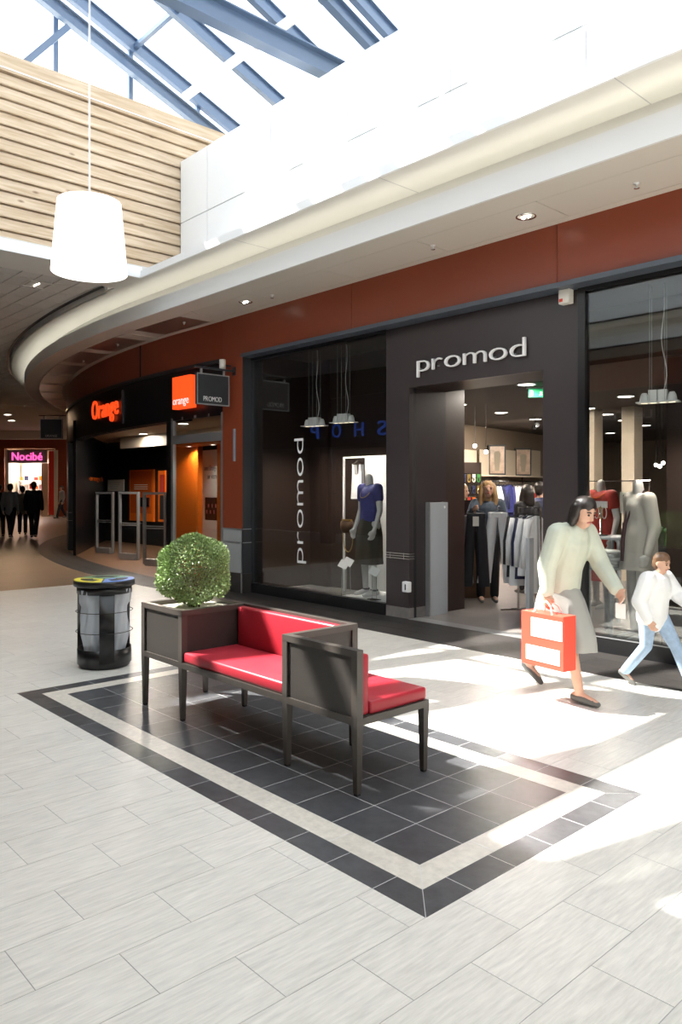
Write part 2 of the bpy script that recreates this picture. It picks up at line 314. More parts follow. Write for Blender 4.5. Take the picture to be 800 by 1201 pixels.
pk.sort(reverse=True)
meshes = {}
rest = MB(); rest2 = MB()
for n, (area, xc, yc, l) in enumerate(pk):
    if n < 300 and area > 0:
        k = round(l, 3)
        k = (k, xc < -12.3)
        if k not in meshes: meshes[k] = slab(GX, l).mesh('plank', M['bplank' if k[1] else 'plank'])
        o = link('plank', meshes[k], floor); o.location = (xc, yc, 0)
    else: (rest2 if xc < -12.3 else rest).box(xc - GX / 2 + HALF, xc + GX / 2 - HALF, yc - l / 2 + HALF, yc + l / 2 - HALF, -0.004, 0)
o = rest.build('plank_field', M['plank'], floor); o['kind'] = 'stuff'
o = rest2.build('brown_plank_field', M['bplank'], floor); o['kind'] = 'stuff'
B(-12.34, -12.28, 0, 6.1, -0.001, 0.003).build('joint_strip', M['lightband'], floor)
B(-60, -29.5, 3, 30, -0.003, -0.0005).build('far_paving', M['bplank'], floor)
# slate inlay: border, pale band, inner tiles
ring = GX / 2
B(IN[0], IN[1], IN[2], IN[3], -0.004, -0.0006).build('inlay_bed', M['dgrout'], floor)
def miter(poly): return MB().prism(poly, -0.003, 0.0)
def band(x0, x1, y0, y1, wd, m, name, nx, ny, dx, dy):
    g = 0.002
    for side in range(4):
        n = nx if side % 2 == 0 else ny
        for k in range(n):
            if side % 2 == 0:
                a = x0 + (x1 - x0) * k / n; b = x0 + (x1 - x0) * (k + 1) / n
                yo, yi = (y0, y0 + wd) if side == 0 else (y1, y1 - wd)
                ao, ai, bo, bi = a, a, b, b
                if k == 0: ai = x0 + wd
                if k == n - 1: bi = x1 - wd
                po = [(ao + g, yo), (bo - g, yo), (bi - g, yi), (ai + g, yi)]
            else:
                a = y0 + (y1 - y0) * k / n; b = y0 + (y1 - y0) * (k + 1) / n
                xo, xi = (x0, x0 + wd) if side == 3 else (x1, x1 - wd)
                ao, ai, bo, bi = a, a, b, b
                if k == 0: ai = y0 + wd
                if k == n - 1: bi = y1 - wd
                po = [(xo, ao + g), (xo, bo - g), (xi, bi - g), (xi, ai + g)]
            cx = sum(p[0] for p in po) / 4; cy = sum(p[1] for p in po) / 4
            po = [(p[0] - cx, p[1] - cy) for p in po]
            ar = sum(po[q][0] * po[(q + 1) % 4][1] - po[(q + 1) % 4][0] * po[q][1] for q in range(4))
            if ar < 0: po.reverse()
            o = miter(po).build(name, m, floor); o.location = (cx, cy, 0)
band(IN[0], IN[1], IN[2], IN[3], ring, M['slate'], 'border_tile', 15, 6, 0, 0)
band(IN[0] + ring, IN[1] - ring, IN[2] + ring, IN[3] - ring, ring, M['lightband'], 'pale_tile', 7, 3, 0, 0)
ix0, ix1, iy0, iy1 = IN[0] + 2 * ring, IN[1] - 2 * ring, IN[2] + 2 * ring, IN[3] - 2 * ring
tw, tl = (ix1 - ix0) / 13, (iy1 - iy0) / 4
me = MB().box(-tw / 2 + .002, tw / 2 - .002, -tl / 2 + .002, tl / 2 - .002, -0.003, 0).mesh('slate_tile', M['slate'])
for i in range(13):
    for j in range(4): o = link('slate_tile', me, floor); o.location = (ix0 + tw * (i + .5), iy0 + tl * (j + .5), 0)
# slate strip along the shop fronts, straight then following the curve
me = MB().box(-.285 + .0015, .285 - .0015, -.15 + .0015, .15 - .0015, -0.004, 0).mesh('strip_tile', M['slate2'])
for j in range(3):
    for i in range(29):
        x = -11.115 + 0.57 * i + (0.285 if j % 2 else 0)
        if x < 5: o = link('strip_tile', me, floor); o.location = (x, 6.195 + 0.3 * j, 0)
for j in range(3):
    for i in range(26):
        t0 = i * 0.0238 + (0.0119 if j % 2 else 0)
        o = MB().arcwall(24.705 - .3 * j - .0015, 24.405 - .3 * j + .0015, -0.004, 0.003, t0 + 0.00006, t0 + 0.0238 - 0.00006, 2).build('strip_tile', M['slate2'], floor)
o = MB().arcwall(24.71, 23.8, -0.004, 0.001, 0, 0.62, 30).build('strip_bed', M['stone'], floor)
# ================================================================ CEILINGS, COVE, SOFFIT (front side)
ceil = setting('ceiling', 'grey tiled corridor ceiling with a cream border')
MB().prism([(-10.28, -0.5), (-10.28, 6.1), (-11.4, 6.1)] + [arc(25.0, t * 0.1) for t in range(0, 12)] + [(-52, 20), (-52, -3), (-11.4, -3)], 4.80, 4.86).build('ceiling_slab', M['gplate'], ceil)
B(-11.06, -10.28, 0.75, 5.372, 4.677, 4.80).build('cream_border', M['plaster'], ceil)
MB().arcwall(25.97 - 0.60, 24.78, 4.677, 4.70, 0, 1.1, 60).build('curved_cream_band', M['plaster'], ceil)
MB().arcwall(25.378, 25.34, 4.677, 4.80, 0, 1.1, 60).build('curved_edge', M['plaster'], ceil)
B(-11.4, -10.28, 5.372, 5.97, 4.677, 4.70).build('cream_band', M['plaster'], ceil)
MB().arcwall(25.46, 25.40, 4.752, 4.768, 0.0, 1.0, 60).build('slot_diffuser', M['anth'], ceil)
TXm, TYm = 0.6, 0.296; CG = 0.006
cnt = 0
def clip_arc(poly, R):
    cx = sum(p[0] for p in poly) / len(poly); cy = sum(p[1] for p in poly) / len(poly); a = math.atan2(ACX - cx, ACY - cy)
    nx, ny = -math.sin(a), -math.cos(a)
    f = [(p[0] - ACX) * nx + (p[1] - ACY) * ny - R for p in poly]; out = []
    for k in range(len(poly)):
        p, q, fp, fq = poly[k], poly[(k + 1) % len(poly)], f[k], f[(k + 1) % len(poly)]
        if fp >= 0: out.append(p)
        if fp * fq < 0: t = fp / (fp - fq); out.append((p[0] + (q[0] - p[0]) * t, p[1] + (q[1] - p[1]) * t))
    return out
tm = None
for i in range(32):
    for j in range(-8, 30):
        x1 = -11.07 - TXm * i; x0 = x1 - TXm; y0 = 4.08 + TYm * j; y1 = y0 + TYm
        poly = clip_arc([(x0 + .012, y0 + .009), (x1 - .012, y0 + .009), (x1 - .012, y1 - .009), (x0 + .012, y1 - .009)], 25.45)
        if len(poly) < 3: continue
        px, py, d = pix(((x0 + x1) / 2, (y0 + y1) / 2, 4.76))
        if not (-60 < px < 220 and d < 40): continue
        cnt += 1
        if cnt > 290: continue
        if len(poly) == 4 and abs(poly[0][0] - x0 - .012) < 1e-6 and abs(poly[2][1] - y1 + .009) < 1e-6:
            if tm is None: tm = B(-TXm / 2 + .012, TXm / 2 - .012, -TYm / 2 + .009, TYm / 2 - .009, 0, 0.02).mesh('ceiling_tile', M['gtile'])
            o = link('ceiling_tile', tm, ceil); o.location = ((x0 + x1) / 2, (y0 + y1) / 2, 4.76)
        else: MB().prism(poly, 4.76, 4.78).build('ceiling_tile', M['gtile'], ceil)
# recessed square lights in the grey ceiling
for k, (px, py) in enumerate(((43, 334), (9, 486), (13.5, 493))):
    p = onz(px, py, 4.757 if k == 0 else 4.79); 
    t = thing('ceiling_light', ['square recessed light with gilt reflector in the grey tiled ceiling', 'small round light in the far corridor ceiling above the lit cove', 'small round light in the far corridor ceiling above the lit cove'][k], 'light', (p.x, p.y, p.z), group=None if k == 0 else 'far corridor ceiling lights')
    if k == 0:
        s = 0.19
        MB().box(-s, s, -s, -s + .02, -.004, .02).box(-s, s, s - .02, s, -.004, .02).box(-s, -s + .02, -s, s, -.004, .02).box(s - .02, s, -s, s, -.004, .02).build('frame', M['plaster'], t)
        MB().box(-s + .02, s - .02, -s + .02, s - .02, 0.012, 0.016).build('reflector', M['gold'], t)
        MB().tube([(-.1, 0, .004), (.1, 0, .004)], .012).build('bulb', M['lampw'], t)
    else:
        MB().lathe([(.20, .01), (.20, -.015), (.15, -.02), (.15, .01)], 20).build('ring', M['plaster'], t); MB().disc((0, 0, -.012), .15, 20, False).build('diffuser', M['lampw'], t); lamp('ceiling_lamp', (0, 0, -.05), 45, .3, (1, .66, .38), parent=t)
# soffit
trim1 = setting('trim_1', 'beige lower soffit over the shop fronts with inset satin panels')
B(-11.4, 8, 5.7085, 6.76, 4.25, 4.275).build('soffit_board', M['soffit'], trim1)
MB().arcwall(25.0415, 23.99, 4.25, 4.275, 0, 1.15, 70).build('soffit_board_curved', M['soffit'], trim1)
B(-11.4, 8, 5.7085, 6.065, 4.238, 4.25).build('soffit_edge', M['soffit'], trim1)
B(-11.4, 8, 6.645, 6.76, 4.238, 4.25).build('soffit_back_edge', M['soffit'], trim1)
MB().arcwall(25.0415, 24.685, 4.238, 4.25, 0, 1.15, 70).build('soffit_edge_curved', M['soffit'], trim1)
MB().arcwall(24.105, 23.99, 4.238, 4.25, 0, 1.15, 70).build('soffit_back_edge_curved', M['soffit'], trim1)
me = B(-0.745, 0.745, -0.283, 0.283, 0, 0.010).mesh('soffit_panel', M['soffit'])
for i in range(12):
    o = link('soffit_panel', me, trim1); o.location = (-9.25 + 1.5 * i - 0.0, 6.355, 4.239)
B(-11.4, -10.02, 6.07, 6.64, 4.2385, 4.25).build('soffit_infill', M['soffit'], trim1)
for i in range(13):
    t0 = -0.03 + 0.0725 * i
    if i == 0: t0 = -0.045
    o = MB().arcwall(24.675, 24.115, 4.236, 4.248, t0 + .003, t0 + .060, 4).build('soffit_panel', M['spanel'], trim1)
    xa, ya = arc(24.675, t0 + .06); 
    if i > 0: MB().arcwall(24.675, 24.115, 4.238, 4.249, t0 - 0.0125, t0 + .003, 2).build('soffit_rib', M['soffit'], trim1)
trim2 = setting('trim_2', 'white cove fascia with hidden light strip above the soffit')
B(-11.4, 8, 5.707, 5.735, 4.2365, 4.46).build('fascia', M['fascia'], trim2)
MB().arcwall(25.043, 25.015, 4.2365, 4.46, 0, 1.15, 70).build('fascia_curved', M['fascia'], trim2)
B(-11.4, 8, 5.735, 5.99, 4.275, 4.29).build('trough', M['plaster'], trim2)
MB().arcwall(25.015, 24.76, 4.275, 4.29, 0, 1.15, 70).build('trough_curved', M['plaster'], trim2)
B(-11.4, 8, 5.97, 5.99, 4.29, 4.70).build('cove_back', M['plaster'], trim2)
MB().arcwall(24.78, 24.76, 4.29, 4.70, 0, 1.15, 70).build('cove_back_curved', M['plaster'], trim2)
B(-11.4, 7.9, 5.86, 5.90, 4.295, 4.335).build('light_strip', M['cove'], trim2)
MB().arcwall(24.89, 24.85, 4.295, 4.335, 0, 1.1, 60).build('light_strip_curved', M['cove'], trim2)
B(-10.28, 8, 5.40, 5.97, 4.677, 4.70).build('cove_ceiling', M['plaster'], trim2)
for x in (-7.9, -5.35, -2.86): B(x - .004, x + .004, 5.38, 5.975, 4.6745, 4.68).build('joint_line', M['gletter'], trim2)
# lips of the light well
trim3 = setting('trim_3', 'white lip round the bottom edge of the skylight well')
B(-10.25, 8, 5.372, 5.40, 4.676, 4.775).build('lip', M['white'], trim3); B(-10.25, 8, 5.40, 6.12, 4.70, 4.73).build('ledge', M['white'], trim3)
B(-10.28, -10.25, 0.748, 5.40, 4.676, 4.835).build('lip', M['white'], trim3)
B(-10.28, 8, 0.72, 0.748, 4.677, 4.775).build('lip', M['white'], trim3)
# upper white wall of the well
wu = setting('wall_upper', 'glossy white panelled wall of the skylight well')
B(-10.34, 8, 6.105, 6.16, 4.70, 6.595).build('backing', M['palegrey'], wu)
xs = [-10.33, -9.582, -8.05, -6.562, -5.026, -3.5, -2.0, -0.5, 1.0, 2.5, 4.0, 5.5, 8.0]
for a, b in zip(xs[:-1], xs[1:]):
    B(a + .005, b - .005, 6.09, 6.106, 4.72, 5.648).build('panel', M['white'], wu); B(a + .005, b - .005, 6.09, 6.106, 5.662, 6.60).build('panel', M['white'], wu)
# pine louvre wall at the end of the well
wl = setting('wall_left', 'horizontal pine board cladding closing the skylight well')
B(-10.47, -10.42, 0.03, 8.2, 4.80, 7.22).build('backing', M['wood'], wl)
me = MB(); zz = 0.172
me.v = [(x, y, z) for y in (0.03, 8.2) for x, z in ((0, 0), (0.075, 0.004), (0.078, 0.02), (0.05, 0.158), (0, 0.158))]
me.f = [(0, 1, 2, 3, 4), (9, 8, 7, 6, 5)] + [(k, 5 + k, 5 + (k + 1) % 5, (k + 1) % 5) for k in range(5)]
bm_ = me.mesh('pine_board', M['wood'])
for i in range(13): o = link('pine_board', bm_, wl); o.location = (-10.42, 0, 4.80 + zz * i)
B(-10.42, -10.33, 0.03, 8.2, 7.045, 7.28).build('pine_board', M['wood'], wl)
B(-10.335, -10.322, 0.03, 8.2, 7.075, 7.09).build('edge_strip', M['wpaint'], wl)
# ================================================================ SKYLIGHT ROOF
roof = setting('window_1', 'pitched glass skylight on blue-grey steel rafters')
RZ, RS, RY = 9.81, 0.3704, 3.06
def rz(Y): return RZ - RS * abs(Y - RY)
def ibeam(mb, p0, p1, h, wd, up=(0, 0, 1)):
    p0 = Vector(p0); p1 = Vector(p1); d = (p1 - p0).normalized(); u = Vector(up); u = (u - d * u.dot(d)).normalized()
    mb.bar(p0, p1, 0.014, h, u)
    for s in (-1, 1): mb.bar(p0 + u * s * h / 2, p1 + u * s * h / 2, wd, 0.018, u)
    return mb
HR = 0.21
for k in range(15):
    X = -11.3 + 1.28 * k
    for Yr in (8.36, -2.24):
        s = 0 if Yr > 3 else 0
        ibeam(MB(), (X, RY, RZ - HR / 2), (X, Yr, rz(Yr) - HR / 2), HR, 0.10).build('rafter', M['steel'], roof)
for k in range(6):
    X = -11.15 + 3.74 * k
    for Yr in (8.36, -2.24): ibeam(MB(), (X, RY, RZ - .6), (X, Yr, rz(Yr) - .6), 0.19, 0.12).build('main_rafter', M['steel'], roof)
    if k: ibeam(MB(), (X + .1, -2.2, 6.95), (X + .1, 8.3, 6.95), 0.25, 0.17).build('tie_beam', M['steel'], roof)
for Y, z, m, a in ((6.74, rz(6.74) - HR - .05, 'wsteel', 0.10), (4.25, rz(4.25) - HR - .05, 'wsteel', 0.10), (5.84, rz(5.84) - .10, 'steel', 0.07), (RY, RZ - .12, 'steel', 0.16), (1.87, rz(1.87) - HR - .05, 'wsteel', 0.10), (-0.62, rz(-.62) - HR - .05, 'wsteel', 0.10), (8.36, rz(8.36) - .12, 'steel', .16), (-2.24, rz(-2.24) - .12, 'steel', .16)):
    MB().bar((-11.3, Y, z), (6.7, Y, z), a, a).build('purlin', M[m], roof)
for Y in (2.13, 3.34, 4.555, 5.766, 7.012): MB().bar((-11.34, Y, 4.86), (-11.34, Y, rz(Y) - .1), 0.07, 0.07).build('post', M['steel'], roof)
MB().bar((-11.1, 4.65, 8.43), (-11.1, 3.93, 7.55), 0.06, 0.09).build('brace', M['steel'], roof)
ys = [RY, 4.5, 5.84, 7.1, 8.36]
for k in range(14):
    xa, xb = -11.3 + 1.28 * k + .01, -11.3 + 1.28 * (k + 1) - .01
    for sgn in (1, -1):
        for a, b in zip(ys[:-1], ys[1:]):
            y0, y1 = RY + sgn * (a - RY), RY + sgn * (b - RY); z0, z1 = rz(y0) + .02, rz(y1) + .02
            q = [(xa, y0, z0), (xb, y0, z0), (xb, y1, z1), (xa, y1, z1)]
            if sgn < 0: q.reverse()
            MB().quad(*q).build('pane', M['roofglass'], roof)
gy = [-2.2, -0.3, 0.92, 2.13, 3.34, 4.555, 5.766, 7.012, 8.3]
for a, b in zip(gy[:-1], gy[1:]): MB().quad((-11.36, a, 4.86), (-11.36, b, 4.86), (-11.36, b, rz(b)), (-11.36, a, rz(a))).build('pane', M['roofglass'], roof)
# parapets that carry the roof (outside the well)
wp = setting('wall_parapet', 'roof kerb walls around the skylight')
B(-11.4, 8, 8.38, 8.6, 4.2, rz(8.36)).build('kerb', M['plaster'], wp); B(-11.4, 8, -2.5, -2.28, 4.2, rz(-2.24)).build('kerb', M['plaster'], wp)
B(-13, 8.2, 6.16, 8.6, 4.60, 4.69).build('roof_deck', M['plaster'], wp); B(-13, 8.2, -2.5, -0.03, 4.60, 4.69).build('roof_deck', M['plaster'], wp)
wr = setting('wall_right', 'white end wall of the hall'); B(8, 8.2, -3, 9, 0, 9.9).build('end_wall', M['plaster'], wr)
# ================================================================ SHOP FRONT WALL
wf = setting('wall_front', 'oxblood panelled band and pier above the shop fronts')
for a, b in ((-10.17, -7.2), (-7.2, -4.2), (-4.2, -1.2), (-1.2, 1.8), (1.8, 4.8), (4.8, 8)):
    B(a + .003, b - .003, 6.75, 6.80, 3.645, 4.245).build('panel', M['red'], wf)
for i in range(9):
    t0 = -0.0512 + 0.075 * i; MB().arcwall(24.0, 23.95, 3.645, 4.245, t0 + .00003, t0 + .075 - .00003, 6).build('panel', M['red'], wf)
B(-10.17, -9.633, 6.75, 6.80, 0.98, 3.645).build('panel', M['red'], wf)
B(-10.17, -9.633, 6.752, 6.80, 0.775, 0.965).build('pale_panel', M['palegrey'], wf); B(-10.17, -9.633, 6.752, 6.80, 0.30, 0.757).build('pale_panel', M['palegrey'], wf)
B(-10.17, -9.633, 6.76, 7.0, 0, 3.645).build('pier_core', M['anth'], wf); B(-9.66, -9.632, 6.752, 6.96, 0.30, 3.6).build('pier_return', M['anth'], wf)
for z in (0.766, 0.973): B(-10.20, -9.625, 6.742, 6.95, z - .006, z + .006).build('rail', M['alu'], wf)
B(-10.19, -9.62, 6.735, 6.96, 0, 0.295).build('plinth', mat('dark_stone', (0.035, 0.032, 0.03), 0.35, noise=.2), wf)
B(-9.655, -9.62, 6.733, 6.74, 0, 0.295).build('plinth_edge', M['alu'], wf)
B(-9.86, -9.82, 6.735, 6.75, 2.015, 2.515).build('grey_strip', M['greybar'], wf)
B(-13, 8, 6.80, 6.98, 3.60, 4.6).build('core', M['blackm'], wf)
MB().arcwall(23.95, 23.8, 2.75, 4.6, 0, 1.1, 60).build('core_curved', M['blackm'], wf)
MB().arcwall(23.99, 23.8, 0, 4.6, 0.335, 1.15, 50).build('corridor_wall', M['blackm'], wf)
B(-9.633, 8, 6.715, 6.99, 3.595, 3.645).build('head_trim', mat('steel_blue_trim', (0.075, 0.09, 0.115), 0.3), wf)
B(4.2, 8, 6.75, 6.95, 0, 3.645).build('panel', M['red'], wf)
# ---- left shop window
w2 = setting('window_2', 'tall shop window with black frame left of the entrance')
B(-9.633, -6.745, 6.90, 6.99, 0, 0.145).build('kick_plate', M['black'], w2); B(-9.633, -6.745, 6.90, 6.99, 3.555, 3.6).build('head', M['black'], w2)
B(-9.633, -9.585, 6.915, 6.99, 0.145, 3.555).build('frame_side', M['anth'], w2)
B(-9.585, -6.745, 6.935, 6.945, 0.145, 3.555).build('pane', M['glass'], w2)
# ---- right shop window
w3 = setting('window_3', 'tall shop window with black frame right of the entrance')
B(-4.058, 4.2, 6.90, 6.99, 0, 0.15).build('kick_plate', M['black'], w3); B(-4.058, 4.2, 6.90, 6.99, 3.555, 3.6).build('head', M['black'], w3)
B(-4.058, 4.2, 6.895, 6.905, 0.145, 0.155).build('sill_edge', M['alu'], w3)
for a, b in ((-4.058, -3.98), (-1.4, -1.34), (1.3, 1.36), (4.1, 4.2)): B(a, b, 6.90, 6.99, 0.15, 3.555).build('mullion', M['black'], w3)
for a, b in ((-3.98, -1.4), (-1.34, 1.3), (1.36, 4.1)): B(a, b, 6.935, 6.945, 0.15, 3.555).build('pane', M['glass'], w3)
# ---- entrance portal
d1 = setting('door_1', 'dark brown entrance portal of the clothes shop')
B(-6.745, -6.353, 6.92, 7.00, 0.13, 3.59).build('front_panel', M['brown'], d1); B(-4.47, -4.058, 6.92, 7.00, 0.13, 3.59).build('front_panel', M['brown'], d1)
B(-6.353, -4.47, 6.92, 7.00, 2.83, 3.59).build('lintel', M['brown'], d1)
B(-6.39, -6.353, 7.00, 7.05, 0.0, 2.83).build('shutter_slot', M['blackm'], d1)
B(-6.40, -6.353, 7.05, 7.61, 0.13, 2.83).build('jamb', M['brown'], d1); B(-4.47, -4.43, 7.00, 7.61, 0.13, 2.83).build('jamb', M['brown'], d1)
B(-6.40, -4.43, 7.0, 7.61, 2.83, 2.86).build('head_soffit', M['brownin'], d1)
B(-6.75, -6.348, 6.915, 7.00, 0, 0.13).build('kick_stone', M['stone'], d1); B(-4.475, -4.058, 6.915, 7.00, 0, 0.13).build('kick_stone', M['stone'], d1)
B(-6.40, -6.348, 7.05, 7.62, 0, 0.13).build('kick_stone', M['stone'], d1); B(-4.475, -4.43, 7.0, 7.62, 0, 0.13).build('kick_stone', M['stone'], d1)
B(-6.353, -4.47, 6.90, 7.1, -0.003, 0.003).build('threshold', M['alu'], d1)
for z in (0.735, 0.765, 0.795): MB().tube([(-6.72, 6.895, z), (-6.335, 6.895, z), (-6.335, 6.99, z)], 0.006, 6).build('guard_rail', M['chrome'], d1)
for x in (-6.65, -6.42): B(x - .006, x + .006, 6.893, 6.925, 0.725, 0.805).build('rail_bracket', M['chrome'], d1)
# ---- clothes shop shell
ws = setting('wall_shop', 'dark brown and taupe walls of the clothes shop')
fs = setting('floor_shop', 'dark grey shop floor'); B(-13.2, 4.3, 6.96, 22, -0.005, 0.0015).build('floor_plate', M['shopfloor'], fs)
B(-9.7, -6.75, 6.99, 8.0, 0.0, 0.05).build('display_floor', M['shopfloor'], fs); B(-4.1, 4.2, 6.99, 8.2, 0.0, 0.03).build('display_floor', M['shopfloor'], fs)
cs = setting('ceiling_shop', 'dark brown shop ceiling'); B(-13.2, 4.3, 8.0, 22, 3.0, 3.1).build('ceiling_plate', M['dceil'], cs); B(-13.2, 4.3, 6.99, 8.0, 3.62, 3.72).build('window_ceiling', M['dceil'], cs)
B(-13.2, 4.3, 7.98, 8.02, 3.0, 3.65).build('ceiling_step', M['dceil'], cs)
MB().prism([(-9.49, 7.0), (-12.15, 22), (-12.45, 22), (-9.8, 7.0)], 0, 3.65).build('side_wall', M['taupe'], ws)
B(-13, 4.3, 22, 22.2, 0, 3.1).build('rear_wall', M['taupe'], ws); B(4.2, 4.4, 7, 22, 0, 3.7).build('side_wall', M['taupe'], ws)
B(-9.75, -6.78, 8.0, 8.08, 0, 3.62).build('display_partition', M['brownin'], ws); B(-6.82, -6.40, 7.0, 8.05, 0, 3.62).build('display_cheek', M['brownin'], ws); B(-9.60, -9.44, 6.99, 8.0, 0, 3.62).build('display_cheek', M['brownin'], ws); B(-9.62, -9.0, 7.93, 8.0, 0, 3.62).build('display_cheek', M['brownin'], ws)
p = ony(800, 600, 8.3); B(p.x - .1, p.x + .35, 8.15, 8.5, 0, 3.6).build('column', M['brownin'], ws)
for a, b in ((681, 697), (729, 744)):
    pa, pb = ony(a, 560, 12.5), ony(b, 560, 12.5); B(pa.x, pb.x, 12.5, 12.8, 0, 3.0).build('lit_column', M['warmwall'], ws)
B(-6.0, 4.2, 13.5, 13.6, 0, 3.0).build('partition', M['brownin'], ws)
# warm lit niches on the side wall, stepping along it
def side(Y): return -9.49 - (Y - 7.0) * 0.1773
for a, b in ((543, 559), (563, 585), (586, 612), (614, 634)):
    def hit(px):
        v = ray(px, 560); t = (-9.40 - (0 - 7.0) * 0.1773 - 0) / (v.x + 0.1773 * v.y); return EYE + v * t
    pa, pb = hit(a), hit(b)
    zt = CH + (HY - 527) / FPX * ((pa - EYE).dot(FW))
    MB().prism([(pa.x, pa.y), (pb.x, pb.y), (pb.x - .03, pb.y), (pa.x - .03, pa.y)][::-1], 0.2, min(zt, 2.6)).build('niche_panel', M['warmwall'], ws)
# ================================================================ PHONE SHOP (curved front)
wo = setting('wall_phone_shop', 'black interior walls of the phone shop')
fo = setting('floor_phone_shop', 'brown phone shop floor'); MB().prism([arc(24.0, t) for t in (-0.05, 0.05, 0.12, 0.2, 0.28, 0.34)] + [(-24, 12), (-10.2, 12)], -0.003, 0.004).build('floor_plate', mat('brown_floor', (0.16, 0.085, 0.045), 0.35, noise=.15, nscale=3), fo)
B(-24, -10.1, 10.5, 10.7, 0, 3.2).build('rear_wall', M['black'], wo); B(-10.12, -9.85, 6.98, 10.6, 0, 3.62).build('side_wall', M['blackm'], wo)
P88 = oncirc(89, 600); MB().prism([(P88.x, P88.y), (-22.4, 10.6), (-22.5, 10.5), (P88.x - .1, P88.y - .02)], 0, 3.2).build('side_wall', M['black'], wo)
co = setting('ceiling_phone_shop', 'cream phone shop ceiling'); MB().prism([arc(23.85, t) for t in (-0.05, 0.05, 0.12, 0.2, 0.28, 0.34)] + [(-24, 12), (-10.0, 12)], 2.98, 3.05).build('ceiling_plate', M['warmwall'], co)
a, b = ony(141, 505, 9.6), ony(200, 505, 9.6); zl = ony(170, 524, 9.6).z
B(a.x, -10.15, 9.6, 9.66, zl, 2.98).build('ceiling_drop', M['warmwall'], co)
MB().arcwall(23.99, 23.94, 2.76, 3.60, -0.0512, 0.345, 40).build('sign_band', M['black'], wf)
MB().arcwall(24.03, 23.94, 3.585, 3.645, -0.0512, 0.36, 40).build('band_trim', M['anth'], wf)
MB().arcwall(24.0, 23.8, 0, 2.78, 0.333, 0.362, 4).build('black_pier', M['anth'], wf)
for z in (0.766, 0.973): MB().arcwall(24.012, 23.9, z - .006, z + .006, 0.333, 0.362, 4).build('rail', M['alu'], wf)
MB().arcwall(23.985, 23.9, 0, 2.78, 0.0165, 0.0235, 2).build('black_post', M['black'], wf)
MB().arcwall(23.985, 23.9, 0, 2.78, -0.0525, -0.0490, 2).build('black_post', M['black'], wf)
w4 = setting('window_4', 'aluminium framed phone shop window'); T0, T1 = -0.0488, 0.0163
MB().arcwall(23.99, 23.93, 0.0, 2.80, T1 - .0028, T1, 2).build('frame_side', M['alu'], w4); MB().arcwall(23.99, 23.93, 0.0, 2.80, T0, T0 + .0022, 2).build('frame_side', M['alu'], w4)
MB().arcwall(23.99, 23.93, 2.76, 2.81, T0, T1, 4).build('frame_head', M['alu'], w4); MB().arcwall(23.99, 23.93, 2.36, 2.50, T0, T1, 4).build('transom', M['alu'], w4); MB().arcwall(23.99, 23.93, 0, 0.09, T0, T1, 4).build('frame_foot', M['alu'], w4)
MB().arcwall(23.965, 23.958, 0.09, 2.36, T0 + .002, T1 - .0025, 4).build('pane', M['glass'], w4); MB().arcwall(23.965, 23.958, 2.5, 2.76, T0 + .002, T1 - .0025, 4).build('pane', M['glass'], w4)
a, b = ony(205, 600, 7.35), ony(232, 600, 7.35); B(a.x, b.x, 7.35, 7.45, 0.0, 2.42).build('orange_partition', M['orange'], wo)
a = ony(257.5, 600, 7.2); B(a.x, -10.13, 7.15, 7.25, 0, 2.42).build('orange_partition', M['orange'], wo)
B(-12.1, -10.13, 6.85, 7.34, 2.345, 2.385).build('orange_soffit', M['orange'], wo)
B(-13.0, -10.13, 8.6, 8.7, 0, 3.0).build('rear_wall', M['blackm'], wo)
# ================================================================ OPPOSITE SIDE (behind the camera, seen in the glass)
wb = setting('wall_back', 'opposite shop front with oxblood band, seen mirrored in the shop glass')
for a, b in ((-11.4, -6.5), (-6.5, -1), (-1, 8)): B(a, b, -0.70, -0.65, 3.6, 4.24).build('panel', M['red'], wb)
B(-11.4, 8, -0.9, -0.70, 2.75, 4.7).build('sign_band', M['blackm'], wb)
MB().arcwall(31.4, 31.6, 2.75, 4.8, 0, 0.72, 50).build('sign_band_curved', M['blackm'], wb)
B(-11.4, 8, -0.65, 0.413, 4.24, 4.27).build('soffit', M['soffit'], wb); B(-11.4, 8, 0.385, 0.413, 4.24, 4.46).build('fascia', M['white'], wb)
B(-10.28, 8, 0.15, 0.748, 4.677, 4.70).build('cove_ceiling', M['plaster'], wb); B(-10.28, 8, 0.13, 0.15, 4.27, 4.70).build('cove_back', M['plaster'], wb); B(-10, 8, 0.22, 0.26, 4.29, 4.33).build('cove_strip_offscreen', M['cove'], wb)
B(-10.34, 8, -0.04, 0.03, 4.70, 6.60).build('well_panel', M['white'], wb)
for a, b in ((-16.9, -16.5), (-12.6, -12.2), (-9.4, -8.9), (-6.2, -5.8), (-1.6, -1.2), (3, 3.4), (7.4, 8)):
    B(a, b, -0.95, -0.70, 0, 2.75).build('pier', M['brown'], wb)
B(-30, 8.2, -4.2, -4.0, 0, 3.2).build('rear_wall', M['taupe'], wb); B(-30, 8.2, -4.2, -0.9, 2.95, 3.1).build('ceiling', M['dceil'], wb)
MB().arcwall(31.5, 31.6, 0, 4.8, 0.30, 0.72, 50).build('corridor_wall', M['brown'], wb)

def wallseg(p, q, m): v = Vector((q[0] - p[0], q[1] - p[1], 0)); MB().bar((p[0], p[1], 2.4), (q[0], q[1], 2.4), .15, 4.9).build('corridor_wall', M[m], wb)
wallseg(arc(31.45, .70), (-50, 9.0), 'dceil'); wallseg((-31, -4.1), (-30.5, 6.5), 'dceil'); wallseg(arc(23.9, 1.14), (-37.2, 24.5), 'dceil')
lamp('opposite_shop_lamp_offscreen', (-14.5, -2.3, 2.9), 60, .5)

